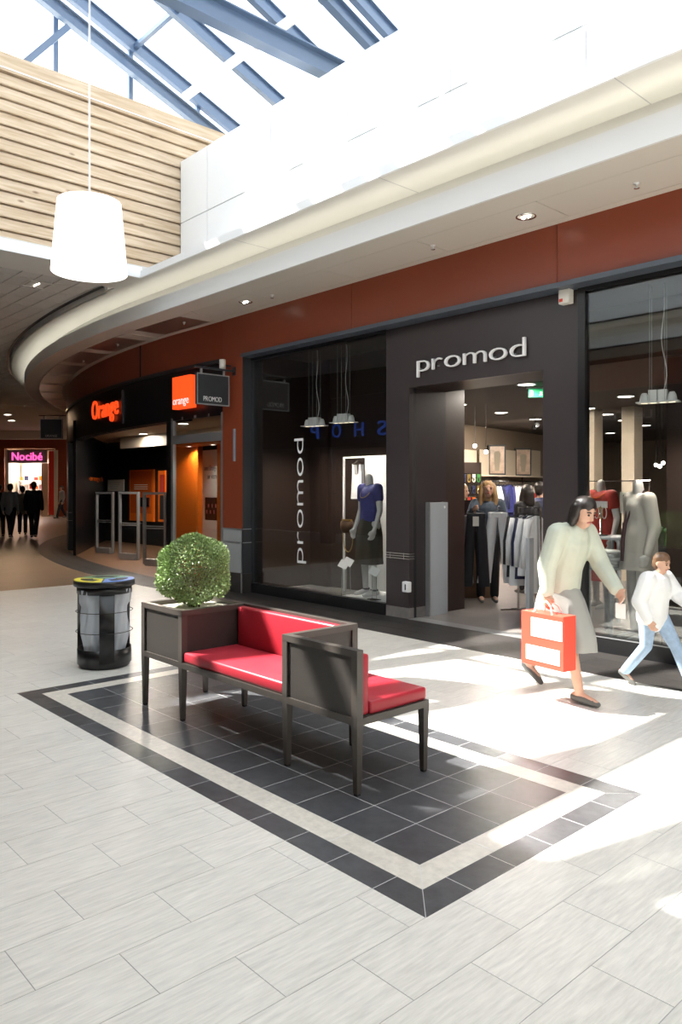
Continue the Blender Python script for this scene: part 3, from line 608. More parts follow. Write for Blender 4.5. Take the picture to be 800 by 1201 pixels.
# ================================================================ BENCH WITH PLANTER
BX = (-5.158, -4.628, -3.470, -2.886); BY = (2.745, 3.262); BO = Vector((-4.02, 3.0, 0))
bench = thing('planter_bench', 'bronze metal bench with red leather seats and a built-in planter box', 'bench', BO)
def bl(x, y, z): return (x - BO.x, y - BO.y, z)
def bbox(name, x0, x1, y0, y1, z0, z1, m, par=None, bevel=0, smooth=False): return B(x0 - BO.x, x1 - BO.x, y0 - BO.y, y1 - BO.y, z0, z1).build(name, M[m], par or bench, smooth, bevel)
ZR, ZRB, ZT, HB = 0.404, 0.366, 0.758, 0.022
for x in BX:
    for y in BY: MB().bar(bl(x, y, 0.012), bl(x, y, ZRB + .002), 0.030, 0.030, (0, 1, 0), 0.044, 0.044).build('leg', M['bronze'], bench); MB().bar(bl(x, y, 0), bl(x, y, 0.014), 0.026, 0.026, (0, 1, 0)).build('foot_glide', M['blackm'], bench)
for y in BY: bbox('long_rail', BX[0] - HB, BX[3] + HB, y - HB, y + HB, ZRB, ZR, 'bronze')
for x in BX: bbox('cross_rail', x - HB, x + HB, BY[0] + HB, BY[1] - HB, ZRB, ZR, 'bronze')
def framed(name, axis, c, a0, a1, z0, z1, posts=(), e0=1, e1=1):
    """a framed inset panel; axis 'x' runs along X at Y=c, 'y' runs along Y at X=c"""
    t = HB; f = 0.044
    mk = (lambda n, u0, u1, v0, v1, th, m, pr: bbox(n, u0, u1, c - th, c + th, v0, v1, m, pr)) if axis == 'x' else (lambda n, u0, u1, v0, v1, th, m, pr: bbox(n, c - th, c + th, u0, u1, v0, v1, m, pr))
    p = mk(name, a0 + f * .5, a1 - f * .5, z0, z1 - f * .8, 0.010, 'bronzep', None)
    mk('frame_top', a0 + (-t if e0 else t), a1 + (t if e1 else -t), z1 - 0.036, z1, t, 'bronze', p)
    for a in posts: mk('frame_post', a - t, a + t, z0 - .002, z1 - 0.034, t, 'bronze', p)
    return p
framed('planter_front', 'x', BY[0], BX[0], BX[1], ZR, ZT, (BX[0], BX[1])); framed('planter_back', 'x', BY[1], BX[0], BX[1], ZR, ZT, (BX[0], BX[1]))
framed('planter_side', 'y', BX[0], BY[0], BY[1], ZR, ZT, (), 0, 0); framed('planter_side', 'y', BX[1], BY[0], BY[1], ZR, ZT, (), 0, 0)
framed('back_panel', 'x', BY[1], BX[1], BX[2], ZR, ZT, (BX[2],), 0, 1); framed('divider_panel', 'y', BX[2], BY[0], BY[1], ZR, ZT, (), 0, 0); framed('rear_panel', 'x', BY[0], BX[2], BX[3], ZR, ZT, (BX[2], BX[3]))
bbox('planter_bottom', BX[0], BX[1], BY[0], BY[1], ZRB, ZR + .01, 'bronze'); bbox('gravel_bed', BX[0] + .015, BX[1] - .015, BY[0] + .015, BY[1] - .015, 0.6, 0.728, 'gravel')
bbox('seat_board', BX[1], BX[3], BY[0], BY[1], ZR - .02, ZR + .004, 'bronze')
def cushion(name, x0, x1, y0, y1, z0, z1):
    c = bbox(name, x0, x1, y0, y1, z0, z1, 'redl', None, 0.016, True); return c
cushion('seat_cushion', BX[1] + .026, BX[2] - .026, BY[0] - .012, BY[1] - .088, ZR + .002, ZR + .072)
cushion('back_cushion', BX[1] + .03, BX[2] - .03, BY[1] - .085, BY[1] - .022, ZR + .012, ZT - .012)
cushion('seat_cushion', BX[2] + .026, BX[3] + .012, BY[0] + .085, BY[1] + .014, ZR + .002, ZR + .072)
cushion('back_cushion', BX[2] + .026, BX[3] + .006, BY[0] + .024, BY[0] + .083, ZR + .006, ZT - .03)
# ---- shrub
SH = Vector((-4.893, 3.0, 0.728))
sh = thing('box_shrub', 'round clipped green box shrub growing in the bench planter', 'shrub', SH)
st = MB()
for k in range(22):
    a = random.uniform(0, 6.28); r = random.uniform(.04, .2); z = random.uniform(.12, .38)
    st.tube([(random.uniform(-.03, .03), random.uniform(-.03, .03), -.02), (r * .4 * math.cos(a), r * .4 * math.sin(a), z * .5), (r * math.cos(a), r * math.sin(a), z)], [.007, .005, .002], 5)
st.build('stem', M['twig'], sh)
lv = MB(); cz = 0.262; rr = 0.262
for k in range(17000):
    u = random.uniform(-1, 1); a = random.uniform(0, 2 * math.pi); q = math.sqrt(1 - u * u)
    n = Vector((q * math.cos(a), q * math.sin(a), u))
    lump = 1 + 0.05 * math.sin(5 * a + 3 * u) + 0.05 * math.sin(7 * u - 2 * a)
    r = rr * lump * (1 - abs(random.gauss(0, 0.09))); r *= 1.0 if u > -0.7 else 0.9
    c = Vector((0, 0, cz)) + n * r; 
    if c.z < 0.01: continue
    d = (n + Vector((random.gauss(0, .5), random.gauss(0, .5), random.gauss(0.25, .5)))).normalized(); t = d.cross(Vector((random.gauss(0, 1), random.gauss(0, 1), random.gauss(0, 1)))).normalized()
    L_ = random.uniform(.013, .023); W_ = L_ * .36
    lv.quad(c, c + d * L_ * .5 + t * W_, c + d * L_, c + d * L_ * .5 - t * W_)
o = lv.build('foliage', M['leaf'], sh); o['kind'] = 'stuff'
# ================================================================ WASTE BIN
BN = Vector((-6.56, 3.085, 0)); bin_ = thing('recycling_bin', 'round black three-way recycling bin with clear bags beside the bench', 'bin', BN)
MB().lathe([(0.0, 0.0), (.21, 0.0), (.222, .012), (.222, .03), (.235, .035), (.235, .17), (.229, .17), (.229, .05), (0, .05)], 48).build('base', M['black'], bin_, True)
for k in range(3):
    a = math.radians(-20 + 120 * k); h = math.radians(16)
    MB().lathe([(.229, .05), (.236, .05), (.236, .72), (.229, .72)], 8, a0=a - h, a1=a + h).build('upright', M['black'], bin_, True)
MB().lathe([(.236, .66), (.24, .66), (.24, .72), (.232, .72), (.232, .66), (.236, .66)], 48).build('top_ring', M['black'], bin_, True)
for z in (.32, .50): MB().lathe([(.246, z - .003), (.250, z), (.246, z + .003), (.242, z), (.246, z - .003)], 48).build('wire_hoop', M['chrome'] if 0 else M['blackm'], bin_, True)
lid = MB().lathe([(.0, .725), (.262, .725), (.268, .73), (.268, .772), (.262, .778), (0, .778)], 48).build('lid', M['black'], bin_, True)
for k, (m, a0) in enumerate((('yel', -150), ('bblue', -30), ('bgreen', 90))):
    A0, A1 = math.radians(a0 + 1), math.radians(a0 + 119); n = 16
    po = [(.262 * math.cos(A0 + (A1 - A0) * i / n), .262 * math.sin(A0 + (A1 - A0) * i / n)) for i in range(n + 1)] + [(.012 * math.cos((A0 + A1) / 2), .012 * math.sin((A0 + A1) / 2))]
    s = MB().prism(po, .777, .782).build('sector_plate', M[m], lid)
    B0, B1 = math.radians(a0 + 22), math.radians(a0 + 98)
    ri, ro = (.10, .205)
    po = [(ro * math.cos(B0 + (B1 - B0) * i / n), ro * math.sin(B0 + (B1 - B0) * i / n)) for i in range(n + 1)] + [(ri * math.cos(B1 - (B1 - B0) * i / n), ri * math.sin(B1 - (B1 - B0) * i / n)) for i in range(n + 1)]
    MB().prism(po, .7825, .7835).build('slot', M['blackm'], s)
for k in range(3):
    b = MB(); A0, A1 = math.radians(-20 + 120 * k + 14), math.radians(-20 + 120 * k + 106); n = 22; rows = 16
    for i in range(rows + 1):
        z = .07 + .63 * i / rows
        for j in range(n + 1):
            a = A0 + (A1 - A0) * j / n; e = math.sin(math.pi * j / n) ** .4; fold = .007 * math.sin(9 * a + 5 * z + k) + .006 * math.sin(21 * a - 11 * z) + .008 * math.sin(17 * z + 3 * a)
            r = (.214 + fold + (.02 if z > .55 else 0)) * (.35 + .65 * e) * (0.80 + .2 * min(1, (z - .05) / .25)); b.v.append((r * math.cos(a), r * math.sin(a), z))
    for i in range(rows):
        for j in range(n): q = i * (n + 1) + j; b.f.append((q, q + 1, q + n + 2, q + n + 1))
    o = b.build('bin_bag', M['bag'], None, True); o.location = BN; tag(o, 'clear plastic bag hanging inside the round recycling bin', 'plastic bag', 'clear bags in the recycling bin')
# ================================================================ PENDANT LAMP
TL = 7.05; lp = EYE + ray(105, 280) * TL; k_ = TL / FPX
lampo = thing('pendant_lamp', 'large white drum pendant lamp hanging in front of the pine wall', 'lamp', (lp.x, lp.y, lp.z - 40 * k_))
sh_ = MB().lathe([(43 * k_, 0), (41.4 * k_, 20 * k_), (36 * k_, 82 * k_)], 48).build('shade', M['shade'], lampo, True)
MB().disc((0, 0, 3 * k_), 42.4 * k_, 40, False).build('diffuser', M['shade'], sh_); MB().disc((0, 0, 80 * k_), 36 * k_, 40, True).build('shade_top', M['shade'], sh_)
MB().tube([(0, 0, 80 * k_), (0, 0, rz(lp.y) - lp.z + 40 * k_)], 0.009, 8).build('cord', M['cable'], lampo)
# ================================================================ SOFFIT FITTINGS
for k, (px, py) in enumerate(((617, 254), (288, 354))):
    p = onz(px, py, 4.238); t = thing('downlight', ['round chrome downlight in the soffit above the portal', 'round chrome downlight in the soffit above the left shop window'][k], 'light', p)
    MB().lathe([(.085, .0), (.098, -.006), (.098, .004)], 24).build('trim_ring', M['chrome'], t, True); MB().lathe([(.085, 0), (.05, .02), (0, .022)], 24).build('reflector', M['chrome'], t, True)
    for s in (-1, 1): MB().ball((s * .03, 0, -.002), .02, 6).build('bulb', M['lampw'], t)
    B(-.006, .006, -.085, .085, -.004, .004).build('louvre', M['chrome'], t)
for k, (px, py) in enumerate(((747, 215), (508, 288), (319, 346), (216, 378), (138, 404), (98, 423))):
    p = onz(px, py, 4.236); t = thing('sprinkler', 'small white sprinkler head under the beige soffit', 'sprinkler', p, group='sprinklers in the soffit')
    MB().lathe([(.028, .002), (.028, -.006), (.010, -.008), (.010, -.04), (0, -.042)], 12).build('body', M['wpaint'], t, True)
    MB().lathe([(.0, -.046), (.024, -.044), (.024, -.041), (0, -.04)], 12).build('deflector', M['chrome'], t, True)
# ================================================================ SHOP SIGNS
sg = thing('shop_sign', 'white raised lowercase lettering over the brown shop entrance', 'sign', (-5.43, 6.92, 2.97))
o0 = Vector((-5.43, 6.92, 2.97))
letters('promod', Vector((-6.19, 6.885, 2.995)) - o0, Vector((-4.66, 6.885, 2.995)) - o0, 0.30, FACE_S, M['wpaint'], sg, depth=0.03, bold=-0.014, gap=0.08)
for i in range(6): B(-.72 + .27 * i, -.71 + .27 * i, -.03, 0, 0.06, 0.07).build('stand_off', M['alu'], sg)
vs = thing('window_lettering', 'white vertical lowercase lettering stuck on the left shop window', 'lettering', (-8.40, 6.93, 0.53))
rot = Matrix.Rotation(math.pi / 2, 4, 'Z')
letters('promod', (0, 0, 0), (0, 0, 1.78), 0.30, FACE_S @ rot, M['wpaint'], vs, depth=0.003, bold=-0.014, gap=0.10)
# phone shop signs
os_ = thing('illuminated_sign', 'glowing orange word on the black curved sign band', 'sign', (-15.0, 7.02, 2.9))
p0, p1 = oncirc(108, 497, 24.03), oncirc(138.5, 490, 24.03); p0.z = p1.z = 3.06
dv = (p1 - p0); an = math.atan2(dv.y, dv.x)
letters('Orange', p0 - Vector((-15.0, 7.02, 2.9)), p1 - Vector((-15.0, 7.02, 2.9)), 0.56, Matrix.Rotation(an, 4, 'Z') @ FACE_S, M['orangel'], os_, depth=0.03, bold=0.0, gap=0.10)
a = oncirc(144, 480, 24.02); MB().arcwall(24.03, 23.98, 2.85, 3.50, theta(oncirc(143, 480)) - .003, theta(oncirc(146, 480)) + .003, 2).build('grey_fin', M['anth'], wf)
cb = thing('cube_sign', 'square glowing orange box sign with small white lowercase word', 'sign', (-11.22, 6.72, 2.93))
B(-.28, .29, -.10, .02, 0, .535).build('box', M['orangel'], cb, bevel=.004)
letters('orange', (-.25, -.106, .07), (.25, -.106, .07), 0.19, FACE_S, M['wletter'], cb, depth=.006, bold=.004, gap=.07)
def blade(label, X, Y0, Y1, z0, z1, txt, ysign=1):
    t = thing('projecting_sign', label, 'sign', (X, Y1, z0)); h = z1 - z0; w_ = Y1 - Y0
    B(-.02, .02, -w_, 0, 0, h).build('board', M['anth'], t); f = .016
    for s in (.021, -.027):
        MB().box(s, s + .006, -w_, 0, 0, f).box(s, s + .006, -w_, 0, h - f, h).box(s, s + .006, -w_, -w_ + f, f, h - f).box(s, s + .006, -f, 0, f, h - f).build('border', M['alu'], t)
    letters(txt, (.0225, -w_ * .80, .055), (.0225, -w_ * .24, .055), 0.105, FACE_E, M['wpaint'], t, depth=.004, gap=.06)
    for y in (-w_ * .85, -w_ * .15): B(-.012, .012, y - .015, y + .015, h, h + .075).build('hanger', M['alu'], t)
    B(-.014, .014, -w_ - .04, .13, h + .07, h + .10).build('arm', M['anth'], t); B(-.04, .04, .10, .13, h + .02, h + .15).build('wall_plate', M['anth'], t)
blade('black projecting sign with white border and white capitals on the oxblood pier', -9.85, 6.068, 6.642, 2.85, 3.318, 'PROMOD')
p = oncirc(78, 500, 24.6); t = thing('projecting_sign', 'small black projecting sign hanging past the curve of the phone shop', 'sign', (0, 0, 0))
dp = 19.6; q = EYE + ray(60.5, 503) * dp; t.location = q; t.rotation_euler[2] = YAW; s_ = dp / FPX
B(-13 * s_, 13 * s_, -.02, .02, -11.5 * s_, 11.5 * s_).build('board', M['anth'], t)
f = .6 * s_; MB().box(-13 * s_, 13 * s_, -.026, -.02, -11.5 * s_, -11.5 * s_ + f).box(-13 * s_, 13 * s_, -.026, -.02, 11.5 * s_ - f, 11.5 * s_).box(-13 * s_, -13 * s_ + f, -.026, -.02, -11.5 * s_ + f, 11.5 * s_ - f).box(13 * s_ - f, 13 * s_, -.026, -.02, -11.5 * s_ + f, 11.5 * s_ - f).build('border', M['alu'], t)
letters('ORANGE', (-7 * s_, -.024, -9.5 * s_), (7 * s_, -.024, -9.5 * s_), .08, FACE_S, M['gletter'], t, depth=.004)
for x in (-9, 9): B(x * s_ - .015, x * s_ + .015, -.012, .012, 11.5 * s_, 15 * s_).build('hanger', M['alu'], t)
B(-15 * s_, 17 * s_, -.014, .014, 15 * s_, 16 * s_).build('arm', M['anth'], t)
# alarm box, camera, door sensor
t = thing('alarm_box', 'cream alarm sounder box at the top right corner of the portal', 'alarm', (-4.175, 6.89, 3.455)); B(-.06, .06, -.06, .03, 0, .175).build('case', M['cream'], t, bevel=.008); B(-.05, -.01, -.064, -.058, .02, .05).build('red_lens', M['bagred'], t)
t = thing('floodlight', 'small white spotlight on the bracket above the projecting sign', 'light', (-9.95, 6.60, 3.42)); MB().lathe([(0, .16), (.05, .16), (.05, 0), (0, 0)], 16).build('body', M['cream'], t, True); B(-.01, .01, 0, .16, .06, .09).build('bracket', M['anth'], t)
t = thing('door_sensor', 'small white push button box low on the portal corner', 'switch', (-6.365, 6.90, 0.33)); B(-.05, .05, -.045, .022, 0, .13).build('case', M['wpaint'], t, bevel=.012); B(.0, .015, -.05, -.04, .03, .10).build('slot', M['blackm'], t)
# anti-theft pedestal at the entrance
t = thing('security_pedestal', 'tall light grey security pedestal inside the shop entrance', 'security gate', (-6.30, 7.32, 0.0))
B(-.045, .0, -.08, .27, .0, 1.42).build('panel', M['lgrey'], t, bevel=.006); B(-.055, .01, -.10, -.075, 0, 1.425).build('edge_strip', M['alu'], t); MB().tube([(.0, .20, 1.36), (.006, .20, 1.36)], .018, 12).build('badge', M['wpaint'], t)
# exit sign
q = EYE + ray(632, 461) * 10.6; t = thing('exit_sign', 'green illuminated exit sign hanging from the shop ceiling', 'sign', q); s_ = 10.6 / FPX; t.rotation_euler[2] = YAW
B(-12 * s_, 12 * s_, -.02, .02, -5 * s_, 5 * s_).build('board', M['green'], t); B(-14 * s_, 14 * s_, -.03, .03, 5 * s_, 6.5 * s_).build('lamp_rail', M['alu'], t)
B(-10 * s_, -7.5 * s_, -.024, -.02, -3 * s_, 3 * s_).build('door_pictogram', M['wletter'], t)
MB().prism([(-4 * s_, -.5 * s_), (-2.6 * s_, -2.5 * s_), (-1.2 * s_, -.5 * s_)], 0, .004).build('arrow', M['wletter'], t).rotation_euler[0] = math.pi / 2
for (a, b, c, d) in ((1, 1, 2, -.5), (2, -.5, .6, -3), (2, -.5, 3.4, -2.6), (1, 1, 3.2, .4)): MB().bar((a * s_, -.023, b * s_), (c * s_, -.023, d * s_), .004, .9 * s_, (0, 0, 1)).build('running_figure', M['wletter'], t)
MB().tube([(0, 0, 6 * s_), (0, 0, 3.0 - q.z)], .006, 6).build('rod', M['alu'], t)
# ================================================================ CLOTHES SHOP CEILING LIGHTS
for k, (px, py) in enumerate(((538.7, 474.5), (588, 484), (617.5, 451), (628, 491.7), (734, 465), (690, 479), (712, 486), (732, 493), (716, 508), (757, 499))):
    p = onz(px, py, 2.998); t = thing('ceiling_spot', 'round glowing recessed spot in the dark shop ceiling', 'light', p, group='recessed spots in the shop ceiling')
    MB().lathe([(.11, .0), (.13, -.008), (.13, .004)], 20).build('ring', M['wpaint'], t); MB().disc((0, 0, -.003), .11, 20, False).build('diffuser', M['lampw'], t)
    if k in (0, 1, 2, 3, 4, 6): lamp('spot_light', (0, 0, -.03), 38 if k == 2 else 80, 0.22, parent=t)
for k, (px, py, dep) in enumerate(((557, 523, 13.2), (570, 530, 12.8), (769.5, 545.5, 11.0), (774, 547, 11.0), (778, 543, 11.0))):
    q = EYE + ray(px, py) * dep; t = thing('globe_pendant', 'small white glowing globe pendant inside the clothes shop', 'lamp', q, group='globe pendants in the clothes shop')
    r = (2.3 if k < 2 else 1.6) * dep / FPX * (1.0 if k < 2 else 1.35)
    MB().ball((0, 0, 0), r, 10).build('globe', M['lampw'], t, True); MB().tube([(0, 0, r), (0, 0, 3.0 - q.z)], .004, 6).build('cord', M['blackm'], t)
# display window pendants
def pendant(px, py, Y, label, grp):
    q = ony(px, py, Y); t = thing('display_pendant', label, 'lamp', q, group=grp); t.rotation_euler[2] = .25
    B(-.20, .20, -.075, .075, -.012, .0).build('plate', M['wpaint'], t, bevel=.004)
    for x in (-.13, -.045, .045, .13):
        if abs(x) < .1: B(x - .04, x + .04, -.045, .045, 0, .115).build('housing', M['wpaint'], t)
        else: MB().lathe([(.05, 0), (.038, .06), (.024, .09), (0, .092)], 16, (x, 0, 0)).build('cup', M['wpaint'], t, True)
        MB().disc((x, 0, -.013), .034, 14, False).build('lens', mat('pendant_lens', (.8, .75, .6), .3, emit=2.2, ecol=(1, .85, .6)), t)
    for x, y in ((-.07, -.05), (.07, -.05), (-.07, .05), (.07, .05)): MB().tube([(x, y, 0), (x, y, 3.62 - q.z)], .0022, 5).build('wire', M['alu'], t)
    h = 3.62 - q.z; MB().tube([(.05 + .035 * math.sin(k / 14 * 9) * (1 - k / 16), .0, .1 + (h - .1) * k / 14) for k in range(15)], .005, 6).build('cable', M['cable'], t)
    lamp('pendant_light', (0, 0, -.02), 110, .05, parent=t, kind='SPOT', spot=2.4)
pendant(369, 499, 7.30, 'white four-cup pendant spotlight hanging in the left shop window', 'pendants in the left shop window'); pendant(403, 495, 7.30, 'white four-cup pendant spotlight hanging in the left shop window', 'pendants in the left shop window')
pendant(772, 471, 7.45, 'white four-cup pendant spotlight hanging in the right shop window', None)
for px, py in ((333, 418),): pass
# ================================================================ PHONE SHOP CONTENTS
for k, (px, py) in enumerate(((157, 497), (177, 494), (168, 509), (215, 497))):
    p = onz(px, py, 2.975); t = thing('shop_spot', 'small round warm spot in the cream phone shop ceiling', 'light', p, group='spots in the phone shop ceiling')
    MB().lathe([(.10, 0), (.12, -.008), (.12, .004)], 18).build('ring', M['wpaint'], t); MB().disc((0, 0, -.003), .10, 18, False).build('diffuser', M['lampw'], t); lamp('spot_light', (0, 0, -.04), 50 if k < 3 else 25, .2, parent=t)
for i, (xa, xb, y0, yt) in enumerate(((113, 133, 649, 577), (140, 163, 656.5, 577), (168.5, 195, 664, 577.5))):
    pa, pb = onz(xa, y0 - .8), onz(xb, y0 + .8); c = (pa + pb) / 2; dv = pb - pa; w_ = dv.length
    t = thing('security_gate', 'slim aluminium anti-theft gate frame at the phone shop entrance ' + ['beside the black side wall', 'between the two other gates', 'beside the aluminium window'][i], 'security gate', (c.x, c.y, 0.004), math.atan2(dv.y, dv.x), group='anti-theft gates at the phone shop')
    h = CH + (HY - yt) / FPX * (c - EYE).dot(FW); b = .045
    B(-w_ / 2, -w_ / 2 + b, -.03, .03, .03, h).build('upright', M['alu'], t); B(w_ / 2 - b, w_ / 2, -.03, .03, .03, h).build('upright', M['alu'], t)
    B(-w_ / 2 + b, w_ / 2 - b, -.03, .03, h - .05, h).build('top_bar', M['alu'], t)
    for z in (h * .50, h * .53): B(-w_ / 2 + b, w_ / 2 - b, -.025, .025, z, z + .02).build('cross_bar', M['alu'], t)
    B(-w_ / 2 + .08, w_ / 2 - .06, -.07, .07, 0, .14).build('foot_box', M['alu'], t, bevel=.01); B(-w_ / 2 + b, w_ / 2 - b, -.004, .004, .14, h * .5).build('acrylic_sheet', M['thin'], t)
def wallpanel(name, label, cat, x0, y0, x1, y1, Y, m, th=.05, group=None):
    a, b = ony(x0, y0, Y), ony(x1, y1, Y); za = ony((x0 + x1) / 2, y0, Y).z; zb = ony((x0 + x1) / 2, y1, Y).z
    t = thing(name, label, cat, ((a.x + b.x) / 2, Y, zb), group=group); w_ = b.x - a.x
    B(-w_ / 2, w_ / 2, -th, 0, 0, za - zb).build('board', m if not isinstance(m, str) else M[m], t); return t, w_, za - zb
t, w_, h = wallpanel('advertising_board', 'tall orange display panel with white line drawing on the phone shop rear wall', 'display', 154, 551, 182, 611, 10.49, 'orange', .06)
B(-w_ / 2 + .08, w_ / 2 - .08, -.066, -.06, h * .15, h * .97).build('print', mat('orange_dark', (.55, .09, .01), .4), t)
for z in (.62, .66, .70): B(-w_ * .28, w_ * .28, -.069, -.066, h * z, h * z + .018).build('print_line', M['wpaint'], t)
MB().lathe([(.07, -.069), (.085, -.069), (.085, -.066)], 16).build('print_ring', M['wpaint'], t).rotation_euler[0] = 0
B(-w_ * .02, w_ * .36, -.10, -.066, h * .28, h * .46).build('monitor', M['screen'], t)
t, w_, h = wallpanel('advertising_board', 'narrow orange display panel with a pink poster at the phone shop doorway', 'display', 188, 552, 196, 612, 9.3, 'orange', .06); B(-w_ * .2, w_ / 2, -.066, -.06, h * .58, h * .92).build('poster', M['redc'], t); B(-w_ * .2, w_ / 2, -.07, -.06, h * .05, h * .52).build('print', M['blackm'], t)
t, w_, h = wallpanel('info_board', 'small white printed notice board on the black phone shop wall', 'notice', 127, 562.5, 146, 576, 10.46, 'cream', .02)
for k in range(4): B(-w_ * .35, w_ * (.1 + .08 * k), -.024, -.02, h * (.2 + .17 * k), h * (.25 + .17 * k)).build('print_line', M['gletter'], t)
t = thing('web_lettering', 'faint orange web address on the black phone shop wall', 'lettering', (P88.x, P88.y, 1.7)); a = onz(104, 600, 1.7)
wd = Vector((-22.4 - P88.x, 10.6 - P88.y, 0)).normalized(); nrm = Vector((wd.y, -wd.x, 0)); rt_ = -wd
fm = Matrix(((rt_.x, 0, -nrm.x if 0 else nrm.x, 0), (rt_.y, 0, nrm.y, 0), (0, 1, 0, 0), (0, 0, 0, 1)))
def hitwall(px): 
    v = ray(px, 572); n2 = nrm; t_ = (P88 - EYE).dot(n2) / v.dot(n2); return EYE + v * t_
ha, hb = hitwall(105), hitwall(121); o0 = Vector((P88.x, P88.y, 1.7)); A_ = Vector((ha.x, ha.y, 0)); Bv = Vector((hb.x, hb.y, 0))
if (Bv - A_).dot(rt_) < 0: fm = Matrix(((wd.x, 0, nrm.x, 0), (wd.y, 0, nrm.y, 0), (0, 1, 0, 0), (0, 0, 0, 1)))
letters('orange.fr', A_ + nrm * .01 - Vector((o0.x, o0.y, -.1)), Bv + nrm * .01 - Vector((o0.x, o0.y, -.1)), .2, fm, M['orange'], t, depth=.004)
t, w_, h = wallpanel('roll_up_banner', 'tall white text banner with a black tablet picture in the phone shop window', 'banner', 234, 528, 257.5, 668, 7.75, 'cream', .03)
B(-w_ * .14, w_ * .5, -.034, -.03, h * .415, h * .605).build('tablet_print', M['screen'], t)
for k in range(6): B(-w_ * .08 + w_ * .09 * k, -w_ * .02 + w_ * .09 * k, -.037, -.034, h * (.47 + .05 * ((k * 3) % 2)), h * (.50 + .05 * ((k * 3) % 2))).build('icon', M['lip'], t)
letters('avec Orange', (-w_ * .18, -.032, h * .83), (w_ * .42, -.032, h * .83), .14, FACE_S, M['darkprint'], t, depth=.003)
letters('sur votre', (-w_ * .02, -.032, h * .76), (w_ * .44, -.032, h * .76), .14, FACE_S, M['darkprint'], t, depth=.003)
for px_, py_ in ((222, 524), (250, 522)): p = ony(px_, py_, 7.2); small_downlight((p.x, p.y, 2.344), 60, 'small round downlight in the orange soffit of the phone shop window', 'downlights in the phone shop window')
# opposite shop signs, seen mirrored
t = thing('opposite_sign', 'row of blue capitals above the opposite shop, mirrored in the left window', 'sign', (-14.9, -0.42, 3.0))
for k_, ch in enumerate('SHOP'):
    th_ = math.asin((2.6 + .80 * k_) / 31.4); x_, y_ = arc(31.36, th_); x2, y2 = arc(31.36, th_ + .011); letters(ch, (x_ + 14.9, y_ + .42, 0), (x2 + 14.9, y2 + .42, 0), .55, FACE_N, M['bluel'], t, depth=.03)
t = thing('opposite_lettering', 'pale serif words above the opposite shop, mirrored in the right window', 'lettering', (-7.5, -.69, 2.95))
letters('Les Toilet', (.55, .02, .03), (-.75, .02, .03), .24, FACE_N, M['gletter'], t, depth=.02)
# ================================================================ PEOPLE AND MANNEQUINS
def caps(mb, p0, r0, p1, r1, sx=1.0, n=12):
    p0 = Vector(p0); p1 = Vector(p1); d = p1 - p0; L_ = d.length; d = d.normalized() if L_ > 1e-6 else Vector((0, 0, 1))
    pts = []; rs = []
    for a in (0.05, .5, .8, 1.0): pts.append(p0 - d * r0 * math.cos(a * math.pi / 2)); rs.append(max(r0 * math.sin(a * math.pi / 2), 1e-4))
    for a in (1.0, .8, .5, .05): pts.append(p1 + d * r1 * math.cos(a * math.pi / 2)); rs.append(max(r1 * math.sin(a * math.pi / 2), 1e-4))
    n0 = len(mb.v); mb.tube(pts, rs, n)
    if sx != 1.0:
        c = (p0.x + p1.x) / 2
        for i in range(n0, len(mb.v)):
            x, y, z = mb.v[i]; t = 0 if L_ < 1e-6 else max(0, min(1, (Vector((x, y, z)) - p0).dot(d) / L_)); cx = p0.x + (p1.x - p0.x) * t
            mb.v[i] = (cx + (x - cx) * sx, y, z)
def chain(mb, pts, rs, sx=1.0):
    for i in range(len(pts) - 1): caps(mb, pts[i], rs[i], pts[i + 1], rs[i + 1], sx)
def remesh(mb, name, m, parent, voxel, smooth=4):
    me = mb.mesh(name, m); o = bpy.data.objects.new(name, me); COL.objects.link(o)
    r = o.modifiers.new('r', 'REMESH'); r.mode = 'VOXEL'; r.voxel_size = voxel; r.use_smooth_shade = True
    s = o.modifiers.new('s', 'SMOOTH'); s.factor = .5; s.iterations = smooth
    dg = bpy.context.evaluated_depsgraph_get(); dg.update(); new = bpy.data.meshes.new_from_object(o.evaluated_get(dg))
    bpy.data.objects.remove(o); new.materials.clear(); new.materials.append(m); new.polygons.foreach_set('use_smooth', [True] * len(new.polygons))
    return link(name, new, parent)
BASE = dict(pel=(0, 0, .95), waist=(0, 0, 1.08), chest=(.0, 0, 1.27), neck=(.0, 0, 1.43), head=(.025, 0, 1.575),
            shL=(0, .175, 1.38), elL=(-.03, .225, 1.10), wrL=(.05, .235, .86), shR=(0, -.175, 1.38), elR=(-.03, -.225, 1.10), wrR=(.05, -.235, .86),
            hiL=(0, .09, .92), knL=(.02, .095, .50), anL=(0, .095, .085), hiR=(0, -.09, .92), knR=(.02, -.095, .50), anR=(0, -.095, .085), look=0.0)
def hand(mb, el, wr, side, curl=.6, r=.0095):
    el = Vector(el); wr = Vector(wr); d = (wr - el).normalized(); out = Vector((0, side, 0)); out = (out - d * out.dot(d)).normalized(); f = d.cross(out) * (side); 
    if f.x < 0: f = -f
    palm = wr + d * .045; caps(mb, wr + d * .012 + f * .012, .021, palm + f * .016, .023); caps(mb, wr + d * .012 - f * .012, .021, palm - f * .018, .021)
    for k, (o_, L_) in enumerate(((.032, .070), (.011, .078), (-.011, .073), (-.032, .058))):
        b = palm + d * .028 + f * o_; inn = -out
        m_ = b + (d * math.cos(curl * .5) + inn * math.sin(curl * .5)) * L_ * .5; e = m_ + (d * math.cos(curl * 1.4) + inn * math.sin(curl * 1.4)) * L_ * .5
        caps(mb, b, r, m_, r * .95); caps(mb, m_, r * .95, e, r * .8)
    b = wr + d * .025 + f * .028; m_ = b + (d * .6 + f * .8).normalized() * .038; caps(mb, b, r * 1.25, m_, r * 1.1); caps(mb, m_, r * 1.1, m_ + (d * .9 - out * .35).normalized() * .030, r * .9)
